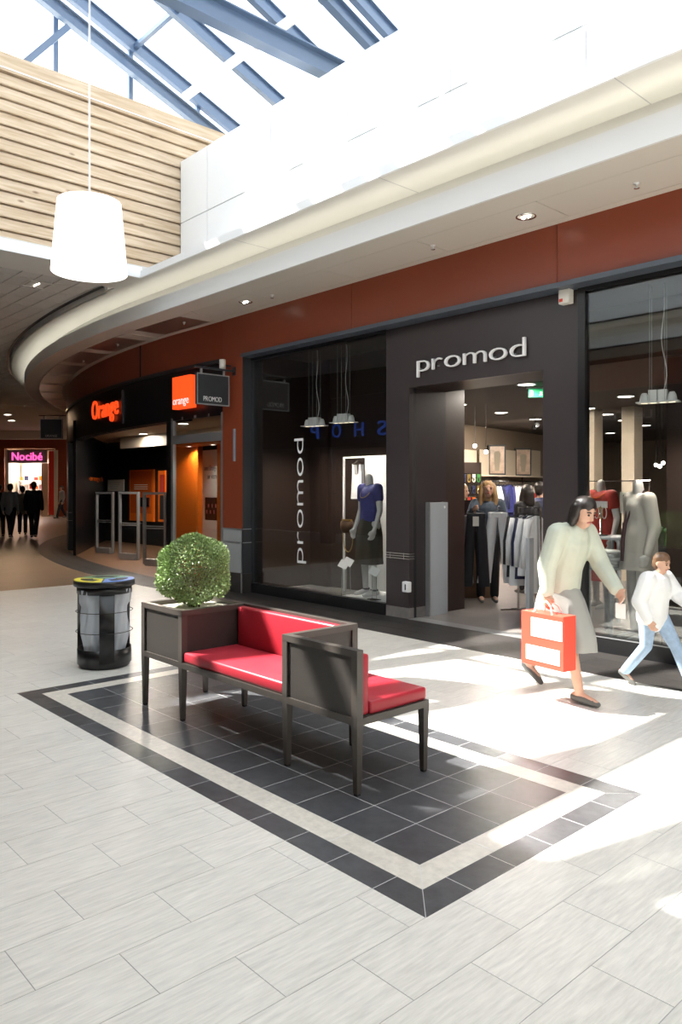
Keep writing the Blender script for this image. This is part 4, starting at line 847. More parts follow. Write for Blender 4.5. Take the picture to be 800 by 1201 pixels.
def shoe(mb, an, yaw=0.0, pitch=0.0, L_=.25):
    an = Vector(an); R_ = Matrix.Rotation(yaw, 3, 'Z') @ Matrix.Rotation(pitch, 3, 'Y')
    g = lambda x, y, z: an + R_ @ Vector((x, y, z))
    chain(mb, [g(-.045, 0, -.045), g(.04, 0, -.045), g(.125, 0, -.057), g(.165, 0, -.062)], [.036, .038, .030, .022])
def person(name, label, loc, rz_, h=1.7, J=None, top='jacket', bottom='trousers', bm='bcloth', shoes='shoe', hair='short', hm='haird', skin='skin', voxel=.0125, hem=.88, inflate=.022, cat='person', headless=False, fat=1.0, group=None, skirt_hem=.45, neckz=None, foot=(0, 0), bare_arm=False, feet=True):
    P = dict(BASE); P.update(J or {}); V = {k: (Vector(v) if isinstance(v, tuple) else v) for k, v in P.items()}
    t = thing(name, label, cat, loc, rz_, group); s = h / 1.7; t.scale = (s, s, s)
    mb = MB()
    chain(mb, [V['pel'], V['waist'], V['chest'], V['neck'] - Vector((0, 0, .05))], [.145 * fat, .125 * fat, .145 * fat, .075], .72)
    for S, sg_ in (('L', 1), ('R', -1)):
        caps(mb, V['chest'] + Vector((0, sg_ * .06, .06)), .09, V['sh' + S] + Vector((0, -sg_ * .02, 0)), .058, .85)
        chain(mb, [V['sh' + S], V['el' + S], V['wr' + S]], [.052, .038, .026]); hand(mb, V['el' + S], V['wr' + S], sg_, r=max(.0095, voxel * .85))
        chain(mb, [V['hi' + S], V['kn' + S], V['an' + S]], [.085 * fat, .055, .037])
        if feet: shoe(mb, V['an' + S] + Vector((0, 0, .012)), 0, foot[0 if S == 'L' else 1])
    chain(mb, [V['neck'] - Vector((0, 0, .04)), V['neck'] + (V['head'] - V['neck']) * (.62 if headless else .5)], [.056, .050])
    if not headless:
        hd = V['head']; yaw = P['look']; Rr = Matrix.Rotation(yaw, 3, 'Z') @ Matrix.Rotation(P.get('nod', 0), 3, 'Y'); g = lambda x, y, z: hd + Rr @ Vector((x, y, z))
        caps(mb, g(-.012, 0, .025), .088, g(.0, 0, .03), .086); caps(mb, g(.02, 0, -.02), .068, g(.035, 0, -.068), .045); caps(mb, g(.025, .028, -.02), .045, g(.025, -.028, -.02), .045)
        caps(mb, g(.082, 0, .012), .009, g(.098, 0, -.022), .014)
        for sg_ in (1, -1): caps(mb, g(-.005, sg_ * .082, .01), .014, g(-.002, sg_ * .082, -.022), .011)
    body = remesh(mb, 'body', M[skin], t, min(voxel, .0115), 3)
    if not headless:
        for sg_ in (1, -1): MB().ball(g(.077, sg_ * .031, .012), .0095, 6).build('eye', M['eye'], t, True); MB().tube([g(.083, sg_ * .016, .032), g(.083, sg_ * .034, .037), g(.070, sg_ * .05, .032)], .005, 5).build('eyebrow', M[hm], t)
        MB().tube([g(.072, -.024, -.052), g(.084, 0, -.049), g(.072, .024, -.052)], [.004, .0075, .004], 6).build('mouth', M['lip'], t, True)
    if top:
        mb = MB(); k = inflate
        chain(mb, [Vector((V['pel'].x, 0, hem)), V['waist'], V['chest'], V['neck'] - Vector((0, 0, .055))], [.150 * fat + k, .140 * fat + k, .148 * fat + k, .082 + k * .5], .76)
        for S, sg_ in (('L', 1), ('R', -1)):
            caps(mb, V['chest'] + Vector((0, sg_ * .06, .05)), .09 + k, V['sh' + S] + Vector((0, -sg_ * .02, 0)), .058 + k, .85)
            if not bare_arm: chain(mb, [V['sh' + S], V['el' + S], V['wr' + S] + (V['el' + S] - V['wr' + S]) * .06], [.056 + k, .045 + k, .034 + k * .7])
            else: caps(mb, V['sh' + S], .056 + k, V['sh' + S] + (V['el' + S] - V['sh' + S]) * .45, .05 + k)
        remesh(mb, 'jacket' if top in ('jacket', 'denim', 'bcloth', 'kcloth', 'gcloth') else 'top', M[top], t, voxel)
    if bottom == 'trousers':
        mb = MB(); chain(mb, [V['waist'] - Vector((0, 0, .02)), V['pel']], [.128 * fat, .155 * fat], .76)
        for S in 'LR': chain(mb, [V['hi' + S], V['kn' + S], V['an' + S] + Vector((0, 0, .02))], [.102 * fat, .072, .062])
        remesh(mb, 'trousers', M[bm], t, voxel)
    elif bottom in ('skirt', 'dress'):
        mb = MB(); kn = (V['knL'] + V['knR']) / 2; z1 = skirt_hem; f_ = lambda z: max(0, min(1, (.95 - z) / .45))
        n = 40; rows = 12; zt = V['waist'].z if bottom == 'skirt' else V['chest'].z + .02; m2 = MB()
        spread = abs(V['knL'].x - V['knR'].x) * .5; cx1 = kn.x
        for i in range(rows + 1):
            z = zt + (z1 - zt) * i / rows; f = i / rows
            for j in range(n):
                a = 2 * math.pi * j / n; rp = 1 + .05 * f * math.sin(9 * a) + .03 * f * math.sin(5 * a + 2)
                base = .125 + .05 * min(1, f * 2.2) + .03 * f
                cx = V['pel'].x * (1 - f_(z)) + cx1 * f_(z); m2.v.append((cx + (base * .8 + spread * f_(z)) * rp * math.cos(a), base * rp * math.sin(a), z))
        for i in range(rows):
            for j in range(n): m2.f.append((i * n + j, (i + 1) * n + j, (i + 1) * n + (j + 1) % n, i * n + (j + 1) % n))
        o = m2.build(bottom, M[bm], t, True)
    if shoes and feet:
        for S in 'LR':
            mb = MB(); shoe(mb, V['an' + S] + Vector((0, 0, .010)), 0, foot[0 if S == 'L' else 1]); 
            mb.v = [(V['an' + S].x + (x - V['an' + S].x) * 1.05, V['an' + S].y + (y - V['an' + S].y) * 1.15, z - .004) for x, y, z in mb.v]; remesh(mb, 'shoe', M[shoes], t, .011, 2)
    if hair and not headless:
        mb = MB(); caps(mb, g(-.028, 0, .045), .092, g(-.005, 0, .058), .086)
        caps(mb, g(-.045, 0, .0), .078, g(-.05, 0, -.03), .07)
        if hair == 'bob':
            for sg_ in (1, -1): chain(mb, [g(-.02, sg_ * .07, .05), g(-.01, sg_ * .085, -.03), g(-.02, sg_ * .08, -.09)], [.045, .04, .03])
            chain(mb, [g(-.05, 0, .0), g(-.06, 0, -.09)], [.085, .075])
        if hair == 'long':
            for sg_ in (1, -1): chain(mb, [g(-.015, sg_ * .07, .05), g(.005, sg_ * .092, -.06), g(.0, sg_ * .105, -.16), g(.015, sg_ * .10, -.24)], [.045, .042, .045, .030])
            chain(mb, [g(-.05, 0, .0), g(-.06, 0, -.15), g(-.055, 0, -.24)], [.085, .09, .06])
        remesh(mb, 'hair', M[hm], t, .010, 2)
    return t, V
# ---- woman walking past with a shopping bag: heading along +X
wz = math.radians(8)
WL = Vector((-3.24, 5.26, 0.0))
t, V = person('person', 'walking person in a pale green jacket and grey skirt carrying a red and white bag', WL, -wz, 1.60,
    J=dict(pel=(-.02, 0, .93), waist=(.03, 0, 1.07), chest=(.10, 0, 1.25), neck=(.17, 0, 1.39), head=(.235, 0, 1.50), nod=.35,
           shL=(.12, .17, 1.34), elL=(.24, .20, 1.08), wrL=(.47, .10, .90), shR=(.12, -.18, 1.34), elR=(.07, -.25, 1.08), wrR=(.09, -.27, .87),
           hiL=(-.02, .09, .90), knL=(-.10, .09, .48), anL=(-.40, .09, .16), hiR=(-.02, -.09, .90), knR=(.16, -.09, .49), anR=(.26, -.09, .085), look=-.1),
    top='jacket', bottom='skirt', bm='skirt', shoes='shoe', hair='bob', hm='haird', voxel=.010, hem=.80, inflate=.032, fat=1.05, skirt_hem=.40, foot=(.55, 0))
woman = t
hnd = V['wrR']
o = B(.46, .545, .045, .047, .655, .765).build('note_card', M['bagw']); o.location = WL; o.rotation_euler[2] = -wz
tag(o, 'small white paper card held in the walking person\'s hand', 'card')
# shopping bag on the near arm, at her side
sb = thing('shopping_bag', 'red and white paper shopping bag hanging at the walking person\'s side', 'bag', WL + Vector((.055, -.262, .27)), -wz)
B(-.20, .20, -.07, .07, 0, .40).build('bag_body', M['bagred'], sb, bevel=.006)
B(-.15, .17, -.074, -.07, .04, .15).build('white_print', M['bagw'], sb); B(-.10, .19, -.074, -.07, .22, .36).build('white_print', M['bagw'], sb); B(-.12, .10, .07, .074, .05, .36).build('white_print', M['bagw'], sb)
for y in (-.06, .06): MB().tube([(-.09, y, .39), (-.06, y * .7, .455), (.0, y * .3, .485), (.06, y * .7, .455), (.09, y, .39)], .006, 6).build('handle', M['bagw'], sb)
# ---- child
CL_ = Vector((-2.86, 5.99, 0))
person('person', 'walking child in a white jumper and light blue jeans beside the right shop window', CL_, -wz, 1.14,
    J=dict(pel=(0, 0, .93), waist=(.02, 0, 1.05), chest=(.05, 0, 1.20), neck=(.09, 0, 1.36), head=(.13, 0, 1.49), nod=.25,
           shL=(.06, .17, 1.31), elL=(.20, .22, 1.10), wrL=(.42, .15, 1.0), shR=(.06, -.18, 1.31), elR=(.0, -.26, 1.05), wrR=(.12, -.25, .84),
           knL=(.25, .09, .52), anL=(.44, .09, .10), knR=(-.02, -.09, .50), anR=(-.30, -.09, .14), hiL=(0, .09, .90), hiR=(0, -.09, .90)),
    top='wcloth', bottom='trousers', bm='jeans', shoes='shoe', hair='short', hm='hairm', voxel=.013, hem=.86, inflate=.045, fat=1.15, foot=(0, .5))
# ---- woman in the shop holding trousers on hangers, facing the hall
q = onz(572, 706); 
face = math.atan2(-q.y, -q.x) + .15
t, V = person('person', 'smiling blond person in a denim jacket holding up trousers inside the shop doorway', (q.x, q.y, .0015), face, 1.70,
    J=dict(shL=(0, .17, 1.38), elL=(.05, .24, 1.12), wrL=(.20, .20, 1.02), shR=(0, -.17, 1.38), elR=(.12, -.26, 1.22), wrR=(.33, -.24, 1.30), nod=-.05),
    top='denim', bottom='trousers', bm='bcloth', shoes='shoe', hair='long', hm='hairb', voxel=.012)
Rz = Matrix.Rotation(face, 3, 'Z')
def pants(label, m, off, tilt, wide=.2, L_=.98, flare=1.0, thick=.05):
    t = thing('trousers_on_hanger', label, 'trousers', (0, 0, 0)); p = Vector((q.x, q.y, 0)) + Rz @ Vector(off); t.location = p; t.rotation_euler = (tilt, 0, face + math.pi / 2)
    mb = MB(); n = 14; rows = 14
    for leg in (-1, 1):
        b = len(mb.v)
        for i in range(rows + 1):
            f = i / rows; z = -f * L_; cxl = leg * wide * (.24 + .26 * f * flare); hw = wide * (.27 + .06 * f * flare)
            for j in range(n): a = 2 * math.pi * j / n; mb.v.append((cxl + hw * math.cos(a) * (1 + .04 * math.sin(5 * a + f * 6)), thick * (1 + .25 * f) * math.sin(a), z))
        for i in range(rows):
            for j in range(n): mb.f.append((b + i * n + j, b + (i + 1) * n + j, b + (i + 1) * n + (j + 1) % n, b + i * n + (j + 1) % n))
    mb.build('legs', M[m], t, True); B(-wide * .52, wide * .52, -thick * .9, thick * .9, -.06, .012).build('waistband', M[m], t, bevel=.01)
    MB().tube([(-wide * .45, 0, .02), (0, 0, .05), (wide * .45, 0, .02)], .006, 6).build('hanger', M['blackm'], t); MB().tube([(0, 0, .05), (0, 0, .08), (.02, 0, .10), (.03, 0, .085)], .003, 5).build('hook', M['chrome'], t)
    B(-.05, .03, -thick - .012, -thick - .009, -.16, -.03).build('price_tag', M['cream'], t) if m == 'bcloth' else None
pants('black trousers with white price tag held up on a hanger in the doorway', 'bcloth', (.42, -.22, 1.25), .03, .24)
pants('white flared trousers held up on a hanger in the doorway', 'wcloth', (.36, .08, 1.26), .02, .24, .95, 2.0)
pants('grey trousers on a hanger swinging behind the black pair', 'gcloth', (.30, -.40, 1.22), .0, .20, .92, 1.0)
# ---- shop assistant and customers
def at(px, dep): v = ray(px, HY); p = EYE + v * dep; return Vector((p.x, p.y, .0015))
c = at(541.5, 12.3); person('person', 'blond shop assistant in black behind the till', c, YAW - .1, 1.66, top='bcloth', hair='short', hm='hairb', voxel=.014, shoes=None, J=dict(look=-.5))
c = at(619, 11.6); person('person', 'dark haired customer in black seen from behind at the clothes rail', c, YAW + math.pi / 2 + .5, 1.64, top='bcloth', hair='long', hm='haird', voxel=.014)
c = at(633, 12.6); person('person', 'dark haired customer in dark navy beyond the white shirts', c, YAW + math.pi / 2 - .6, 1.70, top='navy', hair='short', hm='haird', voxel=.014)
# ---- corridor walkers
def cor(px, pyfeet, label, h, rzv, **kw): g = onz(px, pyfeet); return person('person', label, g, rzv, h, voxel=.014, **kw)
away = math.atan2(.37, -1)
st1 = dict(anL=(.28, .09, .09), knL=(.18, .09, .52), anR=(-.24, -.09, .13), knR=(-.05, -.09, .50)); st2 = dict(anL=(-.26, .09, .14), knL=(-.06, .09, .50), anR=(.22, -.09, .09), knR=(.16, -.09, .52))
cor(12, 631.5, 'distant person in a pale grey jumper walking away down the corridor', 1.74, away - .3, J=st1, top='gcloth', bm='bcloth')
cor(26.5, 628, 'distant person in dark clothes walking between two others down the corridor', 1.66, away, J=st2, top='kcloth', bm='navy')
cor(39.5, 631.5, 'distant person in a dark brown jacket and black trousers walking away', 1.80, away - .15, J=st1, top='bcloth', bm='bcloth')
cor(-1, 630, 'distant person in black at the far left of the corridor group', 1.72, away - .1, J=st2, top='bcloth', bm='bcloth')
cor(72.5, 608, 'far person in a light jacket crossing by the red shop pillar', 1.72, away + 1.9, J=st1, top='gcloth', bm='bcloth')
# ================================================================ MANNEQUINS AND WINDOW DISPLAYS
plat = thing('display_platform', 'low white platform under the left window mannequin', 'platform', (-7.15, 7.35, .05)); pa, pb = ony(404, 700, 7.10), ony(452, 700, 7.10)
B(pa.x + 7.15, .31, -.30, .40, 0, .085).build('block', M['wpaint'], plat, bevel=.004)
bd = thing('backdrop_panel', 'lit white backdrop frame behind the left window mannequin', 'backdrop', (0, 0, 0)); pa, pb = ony(402.5, 600, 7.80), ony(428, 600, 7.80); bd.location = (pa.x, 7.80, .05)
B(pb.x - pa.x, -6.85 - pa.x, 0, .03, 0, 2.02).build('panel', M['wpaint'], bd)
B(0, .025, -.01, .02, 0, 2.02).build('pole', M['wpaint'], bd); B(0, pb.x - pa.x, -.01, .02, 1.995, 2.02).build('top_bar', M['wpaint'], bd)
q2 = ony(434, 700, 7.28)
t, V = person('mannequin', 'headless white mannequin in a blue top and dark olive skirt in the left window', (q2.x, 7.28, .135), math.radians(-100), 1.80, headless=True, skin='manneq', top='blue', bottom='skirt', bm='olive', shoes='darkprint' if 0 else None, cat='mannequin', voxel=.013, hem=.86, inflate=.012, skirt_hem=.42, bare_arm=True,
    J=dict(elL=(.02, .25, 1.10), wrL=(.10, .24, .86), elR=(-.02, -.24, 1.10), wrR=(.06, -.26, .86)))
for z, r in ((1.40, .10),): MB().tube([(.05 + .07 * math.cos(a), .11 * math.sin(a), 1.36 - .10 * max(0, math.cos(a))) for a in [k * math.pi / 9 for k in range(19)]], .006, 6).build('necklace', M['gold'], t)
for S in 'LR': MB().lathe([(.05, .0), (.055, .01), (.05, .02)], 12, (V['an' + S].x, V['an' + S].y, .08)).build('ankle_strap', M['blackm'], t)
# second garment: white vest hung on backdrop
t = thing('hanging_vest', 'white vest top hung on the white frame behind the mannequin', 'garment', (0, 0, 0)); pv = ony(420, 545, 7.72); t.location = pv
MB().prism([(-.12, -.5), (.12, -.5), (.10, -.22), (.09, 0), (.06, 0), (.04, -.14), (-.04, -.14), (-.06, 0), (-.09, 0), (-.10, -.22)], -.03, .03).build('cloth', M['wcloth'], t).rotation_euler[0] = math.pi / 2
MB().tube([(-.13, 0, .0), (0, 0, .06), (.13, 0, .0), (-.13, 0, 0)], .005, 6).build('hanger', M['chrome'], t)
# handbag with chain
pv = ony(407, 618, 7.45); t = thing('handbag', 'gold and brown handbag with chain hanging beside the mannequin', 'handbag', pv); 
MB().lathe([(0, .09), (.09, .08), (.10, 0), (.07, -.08), (0, -.10)], 14).build('pouch', mat('brown_leather', (.12, .06, .03), .4), t, True); MB().tube([(.1 * math.cos(a), .02, -.16 + .2 * math.sin(a)) for a in [k * math.pi / 8 for k in range(17)]], .008, 6).build('chain', M['gold'], t); B(-.09, .09, -.02, .02, .08, .11).build('clasp', M['gold'], t)
def card(px, py, Y, label, base=.05, tilt=.35, grp=None):
    p = ony(px, py, Y); t = thing('price_card', label, 'price card', (p.x, Y, base), group=grp); h = p.z - base
    o = B(-.07, .07, -.004, .004, -.055, .055).build('card', M['wpaint'], t); o.location = (0, 0, h); o.rotation_euler = (-.5, tilt, .2)
    for x in (-.045, .045): MB().tube([(x, .0, 0), (x * .8, 0, h - .02)], .004, 5).build('stem', M['thin'] if 0 else M['chrome'], t)
    B(-.08, .08, -.05, .05, 0, .008).build('foot', M['blackm'], t)
card(403, 662, 7.12, 'white price card on thin stand beside the platform', .05, grp='price cards in the left window'); card(408.5, 659, 7.22, 'white price card on thin stand beside the platform', .05, grp='price cards in the left window')
card(439, 670, 7.10, 'white price card standing before the left window mannequin', .135)
card(771, 700, 7.20, 'white price card standing in the right window behind the child', .03); 
# right window
q3 = ony(750, 600, 7.55)
t, V = person('mannequin', 'headless white mannequin in a beige long-sleeved dress in the right window', (q3.x, 7.55, .03), math.radians(-125), 1.80, headless=True, skin='manneq', top='beige', bottom='dress', bm='beige', shoes=None, cat='mannequin', voxel=.012, hem=.9, inflate=.016, skirt_hem=.70)
for y in (-.05, .05): MB().tube([(-.02, y * 1.2, 1.46), (.10, y * .9, 1.30), (.145, y * .3, 1.14)], .010, 6).build('necklace', mat('plum_scarf', (.07, .03, .04), .7), t)
MB().tube([(.15, 0, 1.15), (.17, 0, .98), (.17, .0, .78)], [.022, .02, .024], 8).build('pendant', MATS['plum_scarf'], t)
q3 = ony(706, 600, 9.4)
t, V = person('mannequin', 'headless pale mannequin in a red halter dress deeper in the shop', (q3.x, 9.4, .0015), math.radians(-110), 1.86, headless=True, skin='manneq', top='redc', bottom='dress', bm='redc', shoes=None, cat='mannequin', voxel=.014, hem=.9, inflate=.012, skirt_hem=.35, bare_arm=True)
MB().tube([(.05 + .07 * math.cos(a), .10 * math.sin(a), 1.40 - .06 * max(0, math.cos(a))) for a in [k * math.pi / 9 for k in range(19)]], .008, 6).build('necklace', M['orange'], t)
def metal_table(label, x0, x1, y0, y1, z, m='lgrey'):
    t = thing('display_table', label, 'table', ((x0 + x1) / 2, (y0 + y1) / 2, .0)); a, b = (x1 - x0) / 2, (y1 - y0) / 2
    B(-a, a, -b, b, z - .03, z).build('top', M[m], t, bevel=.008)
    for s in (-1, 1): MB().tube([(s * a * .97, -b + .02, .03), (s * a * .97, -b + .02, z - .10), (s * a * .93, -b + .02, z - .045), (s * a * .8, -b + .02, z - .03)], .02, 8).build('leg', M[m], t); MB().tube([(s * a * .97, b - .02, .0), (s * a * .97, b - .02, z - .03)], .02, 8).build('leg', M[m], t)
    return t
pa, pb = ony(690, 668, 7.55), ony(727.5, 668, 7.55)
metal_table('low grey metal display table with folded white tops in the right window', pa.x, pb.x, 7.35, 7.95, .77)
for k in range(5):
    p = ony(711, 660, 7.6); mb = MB(); n = 12; 
    o = B(-.19 + .01 * (k % 2), .18 + .008 * (k % 3), -.14, .13, 0, .034).build('folded_top', M['wcloth'], None, True, .014); o.location = (p.x + .012 * ((k * 7) % 3 - 1), 7.6, .771 + .034 * k); o.rotation_euler[2] = .06 * ((k * 5) % 3 - 1)
    tag(o, 'white top folded in the pile on the low grey table', 'folded garment', 'folded white tops on the display table')
pa, pb = ony(700, 632, 8.6), ony(735, 632, 8.6); metal_table('taller grey display table behind the folded tops', pa.x, pb.x, 8.4, 9.0, 1.02)
p = ony(705, 632, 8.6); t = thing('jewellery_stand', 'metal jewellery stand with necklaces on the taller display table', 'stand', (p.x, 8.6, 1.021)); MB().lathe([(0, 0), (.08, 0), (.08, .015), (.012, .02), (.012, .36), (0, .36)], 14).build('stem', M['chrome'], t, True); B(-.08, .08, -.01, .01, .34, .42).build('head', M['wpaint'], t)
for k in range(3): MB().tube([(-.05 + .05 * k + .03 * math.cos(a), -.015, .28 + .07 * math.sin(a)) for a in [i * math.pi / 6 for i in range(13)]], .006, 5).build('necklace', M['gold'] if k % 2 else M['cream'], t)
t, w_, h = wallpanel('price_poster', 'pale square price poster standing behind the beige dress', 'poster', 728, 577, 746, 602, 8.7, 'cream', .015)
letters('Pri', (-w_ * .30, -.018, h * .52), (w_ * .2, -.018, h * .52), .13, FACE_S, M['darkprint'], t, depth=.003)
for z in (-h * .9, 0): pass
B(-.01, .01, -.01, .0, -(t.location.z - 1.02), .02).build('post', M['alu'], t)
t = thing('dress_rail', 'red and patterned dresses rail behind the red mannequin', 'clothes rail', (ony(722, 600, 10.2).x, 10.2, .0015)); MB().tube([(-.5, 0, 0), (-.5, 0, 1.7), (.5, 0, 1.7), (.5, 0, 0)], .016, 8).build('frame', M['chrome'], t)
p = ony(786, 603, 9.0); t = thing('potted_fern', 'green leafy fern on the display in the right window', 'plant', (p.x, 9.0, .0015)); MB().lathe([(0, 0), (.10, 0), (.15, 1.1), (.13, 1.1), (0, 1.05)], 16).build('pot', M['blackm'], t, True)
fm_ = MB()
for k in range(90):
    a = random.uniform(0, 6.28); L_ = random.uniform(.2, .42); e = random.uniform(.3, 1.1); pr = Vector((0, 0, 1.05)); dr = Vector((math.cos(a), math.sin(a), e))
    for i in range(6):
        nx_ = pr + dr.normalized() * L_ / 6; dr.z -= .32; sd = Vector((-math.sin(a), math.cos(a), 0)) * (.03 * (1 - i / 7)); fm_.quad(pr - sd, pr + sd, nx_ + sd * .8, nx_ - sd * .8); pr = nx_
o = fm_.build('fronds', M['fern'], t); o['kind'] = 'stuff'
# ================================================================ CLOTHES ON RAILS (seen through the door)
def garment_mesh(name, m, L_=.7, w_=.21, sleeve=.5, th=.05):
    mb = MB(); n = 18; rows = 10
    for i in range(rows + 1):
        f = i / rows; z = -f * L_ - .02; hw = w_ * (.35 + .65 * min(1, f * 7)) * (.9 + .18 * f)
        for j in range(n): a = 2 * math.pi * j / n; mb.v.append((hw * math.cos(a), th * (.6 + .5 * f) * math.sin(a) * (1 + .25 * math.sin(6 * a + 3 * f)), z))
    for i in range(rows):
        for j in range(n): mb.f.append((i * n + j, (i + 1) * n + j, (i + 1) * n + (j + 1) % n, i * n + (j + 1) % n))
    if sleeve:
        for s in (-1, 1): mb.tube([(s * w_ * .75, 0, -.06), (s * w_ * 1.08, 0, -.06 - sleeve * .5), (s * w_ * 1.12, 0.01, -.06 - sleeve)], [.05, .045, .035], 8)
    return mb.mesh(name, M[m], True)
hang = MB().tube([(-.19, 0, -.05), (0, 0, .0), (.19, 0, -.05)], .006, 5).tube([(0, 0, 0), (0, 0, .05), (.02, 0, .07), (.03, 0, .05)], .003, 5).mesh('hanger', M['blackm'])
GM = {}
def hang_garment(p, rz_, m, L_, label, grp, sleeve=.5, w_=.21):
    k = (m, L_, sleeve, w_)
    if k not in GM: GM[k] = garment_mesh('cloth', m, L_, w_, sleeve)
    t = thing('hanging_garment', label, 'garment', p, rz_, grp); link('cloth', GM[k], t); link('hanger', hang, t)
def rail(label, p0, p1, z, grp=None):
    p0 = Vector(p0); p1 = Vector(p1); t = thing('clothes_rail', label, 'clothes rail', (p0.x, p0.y, .0015), group=grp); d = p1 - p0
    MB().tube([(0, 0, 0), (0, 0, z), (d.x, d.y, z), (d.x, d.y, 0)], .014, 8).build('frame', M['chrome'], t)
    for e in (Vector((0, 0, 0)), d): n_ = Vector((-d.y, d.x, 0)).normalized() * .25; MB().tube([e - n_ + Vector((0, 0, .02)), e + n_ + Vector((0, 0, .02))], .014, 6).build('foot', M['chrome'], t)
# front rail with white shirts
g0 = onz(619, 716); r0 = EYE + ray(608, HY) * 10.0; r1 = EYE + ray(634, HY) * 9.4; r0.z = r1.z = 0
rail('chrome rail of white shirts just inside the entrance', r0, r1, 1.35)
dvr = (r1 - r0); ang = math.atan2(dvr.y, dvr.x)
for k in range(5):
    p = r0 + dvr * (.10 + .19 * k); c_ = ('bcloth', 'wcloth', 'navy', 'wcloth', 'wcloth')[k]; n_ = {'bcloth': 'black', 'wcloth': 'white', 'navy': 'navy'}[c_]; hang_garment((p.x, p.y, 1.275), ang + math.pi / 2 + (.1, -.1, .15, -.05, .3)[k], c_, (.8, .9, .8, .75, .95)[k], n_ + ' long shirt hanging on the rail just inside the entrance', 'shirts on the front rail', .6, .19)
pp = EYE + ray(621.5, HY) * 9.2; t = thing('security_pedestal', 'slim grey security post at the right of the entrance', 'security gate', (pp.x, pp.y, .0015)); B(-.025, .025, -.05, .05, 0, 1.0).build('panel', M['lgrey'], t, bevel=.006); B(-.04, .04, -.08, .08, 0, .03).build('base', M['alu'], t)
# wall rails along the side wall
cols = ['cream', 'beige', 'beige', 'wcloth', 'navy', 'blue', 'wcloth', 'wcloth', 'beige', 'redc', 'navy', 'wcloth', 'bcloth', 'wcloth', 'bcloth', 'beige']
M['creamcl'] = M['beige']
rz_side = math.atan2(1, -.1773)
names_ = {'cream': 'cream', 'beige': 'beige', 'wcloth': 'white', 'navy': 'navy', 'blue': 'blue', 'redc': 'red', 'bcloth': 'black'}
for lvl, (z, Ya, Yb) in enumerate(((1.76, 12.9, 17.0), (1.0, 12.9, 17.0))):
    p0 = Vector((side(Ya) + .35, Ya, 0)); p1 = Vector((side(Yb) + .35, Yb, 0))
    t = thing('wall_rail', ['upper', 'lower'][lvl] + ' chrome wall rail of clothes along the lit side wall', 'clothes rail', (p0.x, p0.y, z)); d = p1 - p0; MB().tube([(0, 0, 0), tuple(d)], .014, 8).build('bar', M['chrome'], t)
    for f in (0.02, .5, .98): MB().tube([tuple(d * f), tuple(d * f + Vector((-.36, 0, 0)))], .01, 6).build('bracket', M['chrome'], t)
    for k in range(26):
        p = p0 + d * ((k + .5) / 26); c_ = cols[(k // 2 + lvl * 5) % 16]; face_out = k % 7 == 3
        hang_garment((p.x + (.2 if face_out else 0), p.y, z - .07), rz_side + (math.pi / 2 if not face_out else 0) + random.uniform(-.15, .15), c_, random.choice((.62, .72)), f'{names_[c_]} garment on the {["upper", "lower"][lvl]} wall rail along the lit side wall', f'{names_[c_]} clothes on the {["upper", "lower"][lvl]} wall rail')
shelf = thing('wall_shelf', 'long cream shelf above the clothes on the lit side wall', 'shelf', (side(12.6) + .05, 12.6, 1.88)); d = Vector((side(17.2) - side(12.6), 4.6, 0)); MB().bar((.17, 0, 0), (.17 + d.x, d.y, 0), .36, .03).build('board', M['warmwall'], shelf)
for k, (Y, hh) in enumerate(((14.5, .70), (15.9, .68))):
    t = thing('framed_picture', ['black framed fashion photograph leaning on the shelf beside the globe lamps', 'black framed fashion photograph leaning on the shelf further along the wall'][k], 'picture', (side(Y) + .24, Y, 1.898), 0.85); t.rotation_euler[1] = 0
    B(-.20, .20, 0, .05, 0, hh).build('frame', M['blackm'], t); B(-.165, .165, -.004, .0, .04, hh - .04).build('print', mat('photo_print', (.38, .27, .20), .4, noise=.5, nscale=5), t); MB().prism([(-.05, .1), (.05, .1), (.08, .5), (.04, hh - .15), (-.04, hh - .15), (-.08, .5)], .004, .006).build('figure_print', M['kcloth'], t).rotation_euler[0] = math.pi / 2
# accessory rack beside the till
t = thing('accessory_rack', 'dark wall rack hung with sunglasses, belts and jewellery beside the till', 'rack', (0, 0, 0)); rk = EYE + ray(545, HY) * 13.4; t.location = (rk.x, rk.y, .0015); t.rotation_euler[2] = YAW + .1
B(-.34, .30, 0, .04, 0.6, 2.05).build('back_board', M['brownin'], t)
for r_ in range(6): MB().tube([(-.32, -.06, .85 + .2 * r_), (.28, -.06, .85 + .2 * r_)], .008, 6).build('bar', M['chrome'], t)
acc = ['gold', 'redc', 'navy', 'greenc', 'bcloth', 'cream', 'orange']
for r_ in range(6):
    for c_ in range(7):
        loc = t.location + Matrix.Rotation(YAW + .1, 3, 'Z') @ Vector((-.28 + .085 * c_, -.075, .84 + .2 * r_)); m_ = acc[(r_ * 3 + c_ * 5) % 7]
        nm_ = {'gold': 'gold', 'redc': 'red', 'navy': 'navy', 'greenc': 'green', 'bcloth': 'black', 'cream': 'cream', 'orange': 'orange'}[m_]
        key = ('acc', m_)
        if key not in GM: GM[key] = MB().box(-.028, .028, -.004, .004, -.055, 0).tube([(.022 * math.cos(a), 0, -.095 + .04 * math.sin(a)) for a in [i * math.pi / 6 for i in range(13)]], .010, 5).mesh('accessory', M[m_])
        o = link('accessory', GM[key], None); o.location = loc; o.rotation_euler[2] = YAW + .1; tag(o, f'{nm_} carded accessory hanging on the dark rack beside the till', 'accessory', f'{nm_} accessories on the rack')
t = thing('sales_counter', 'brown sales counter with black till screen left of the doorway view', 'counter', at(541, 11.4), YAW); B(-.42, .42, -.25, .25, 0, 1.02).build('body', M['wood2'], t); B(-.45, .45, -.28, .28, 1.02, 1.06).build('top', M['brownin'], t)
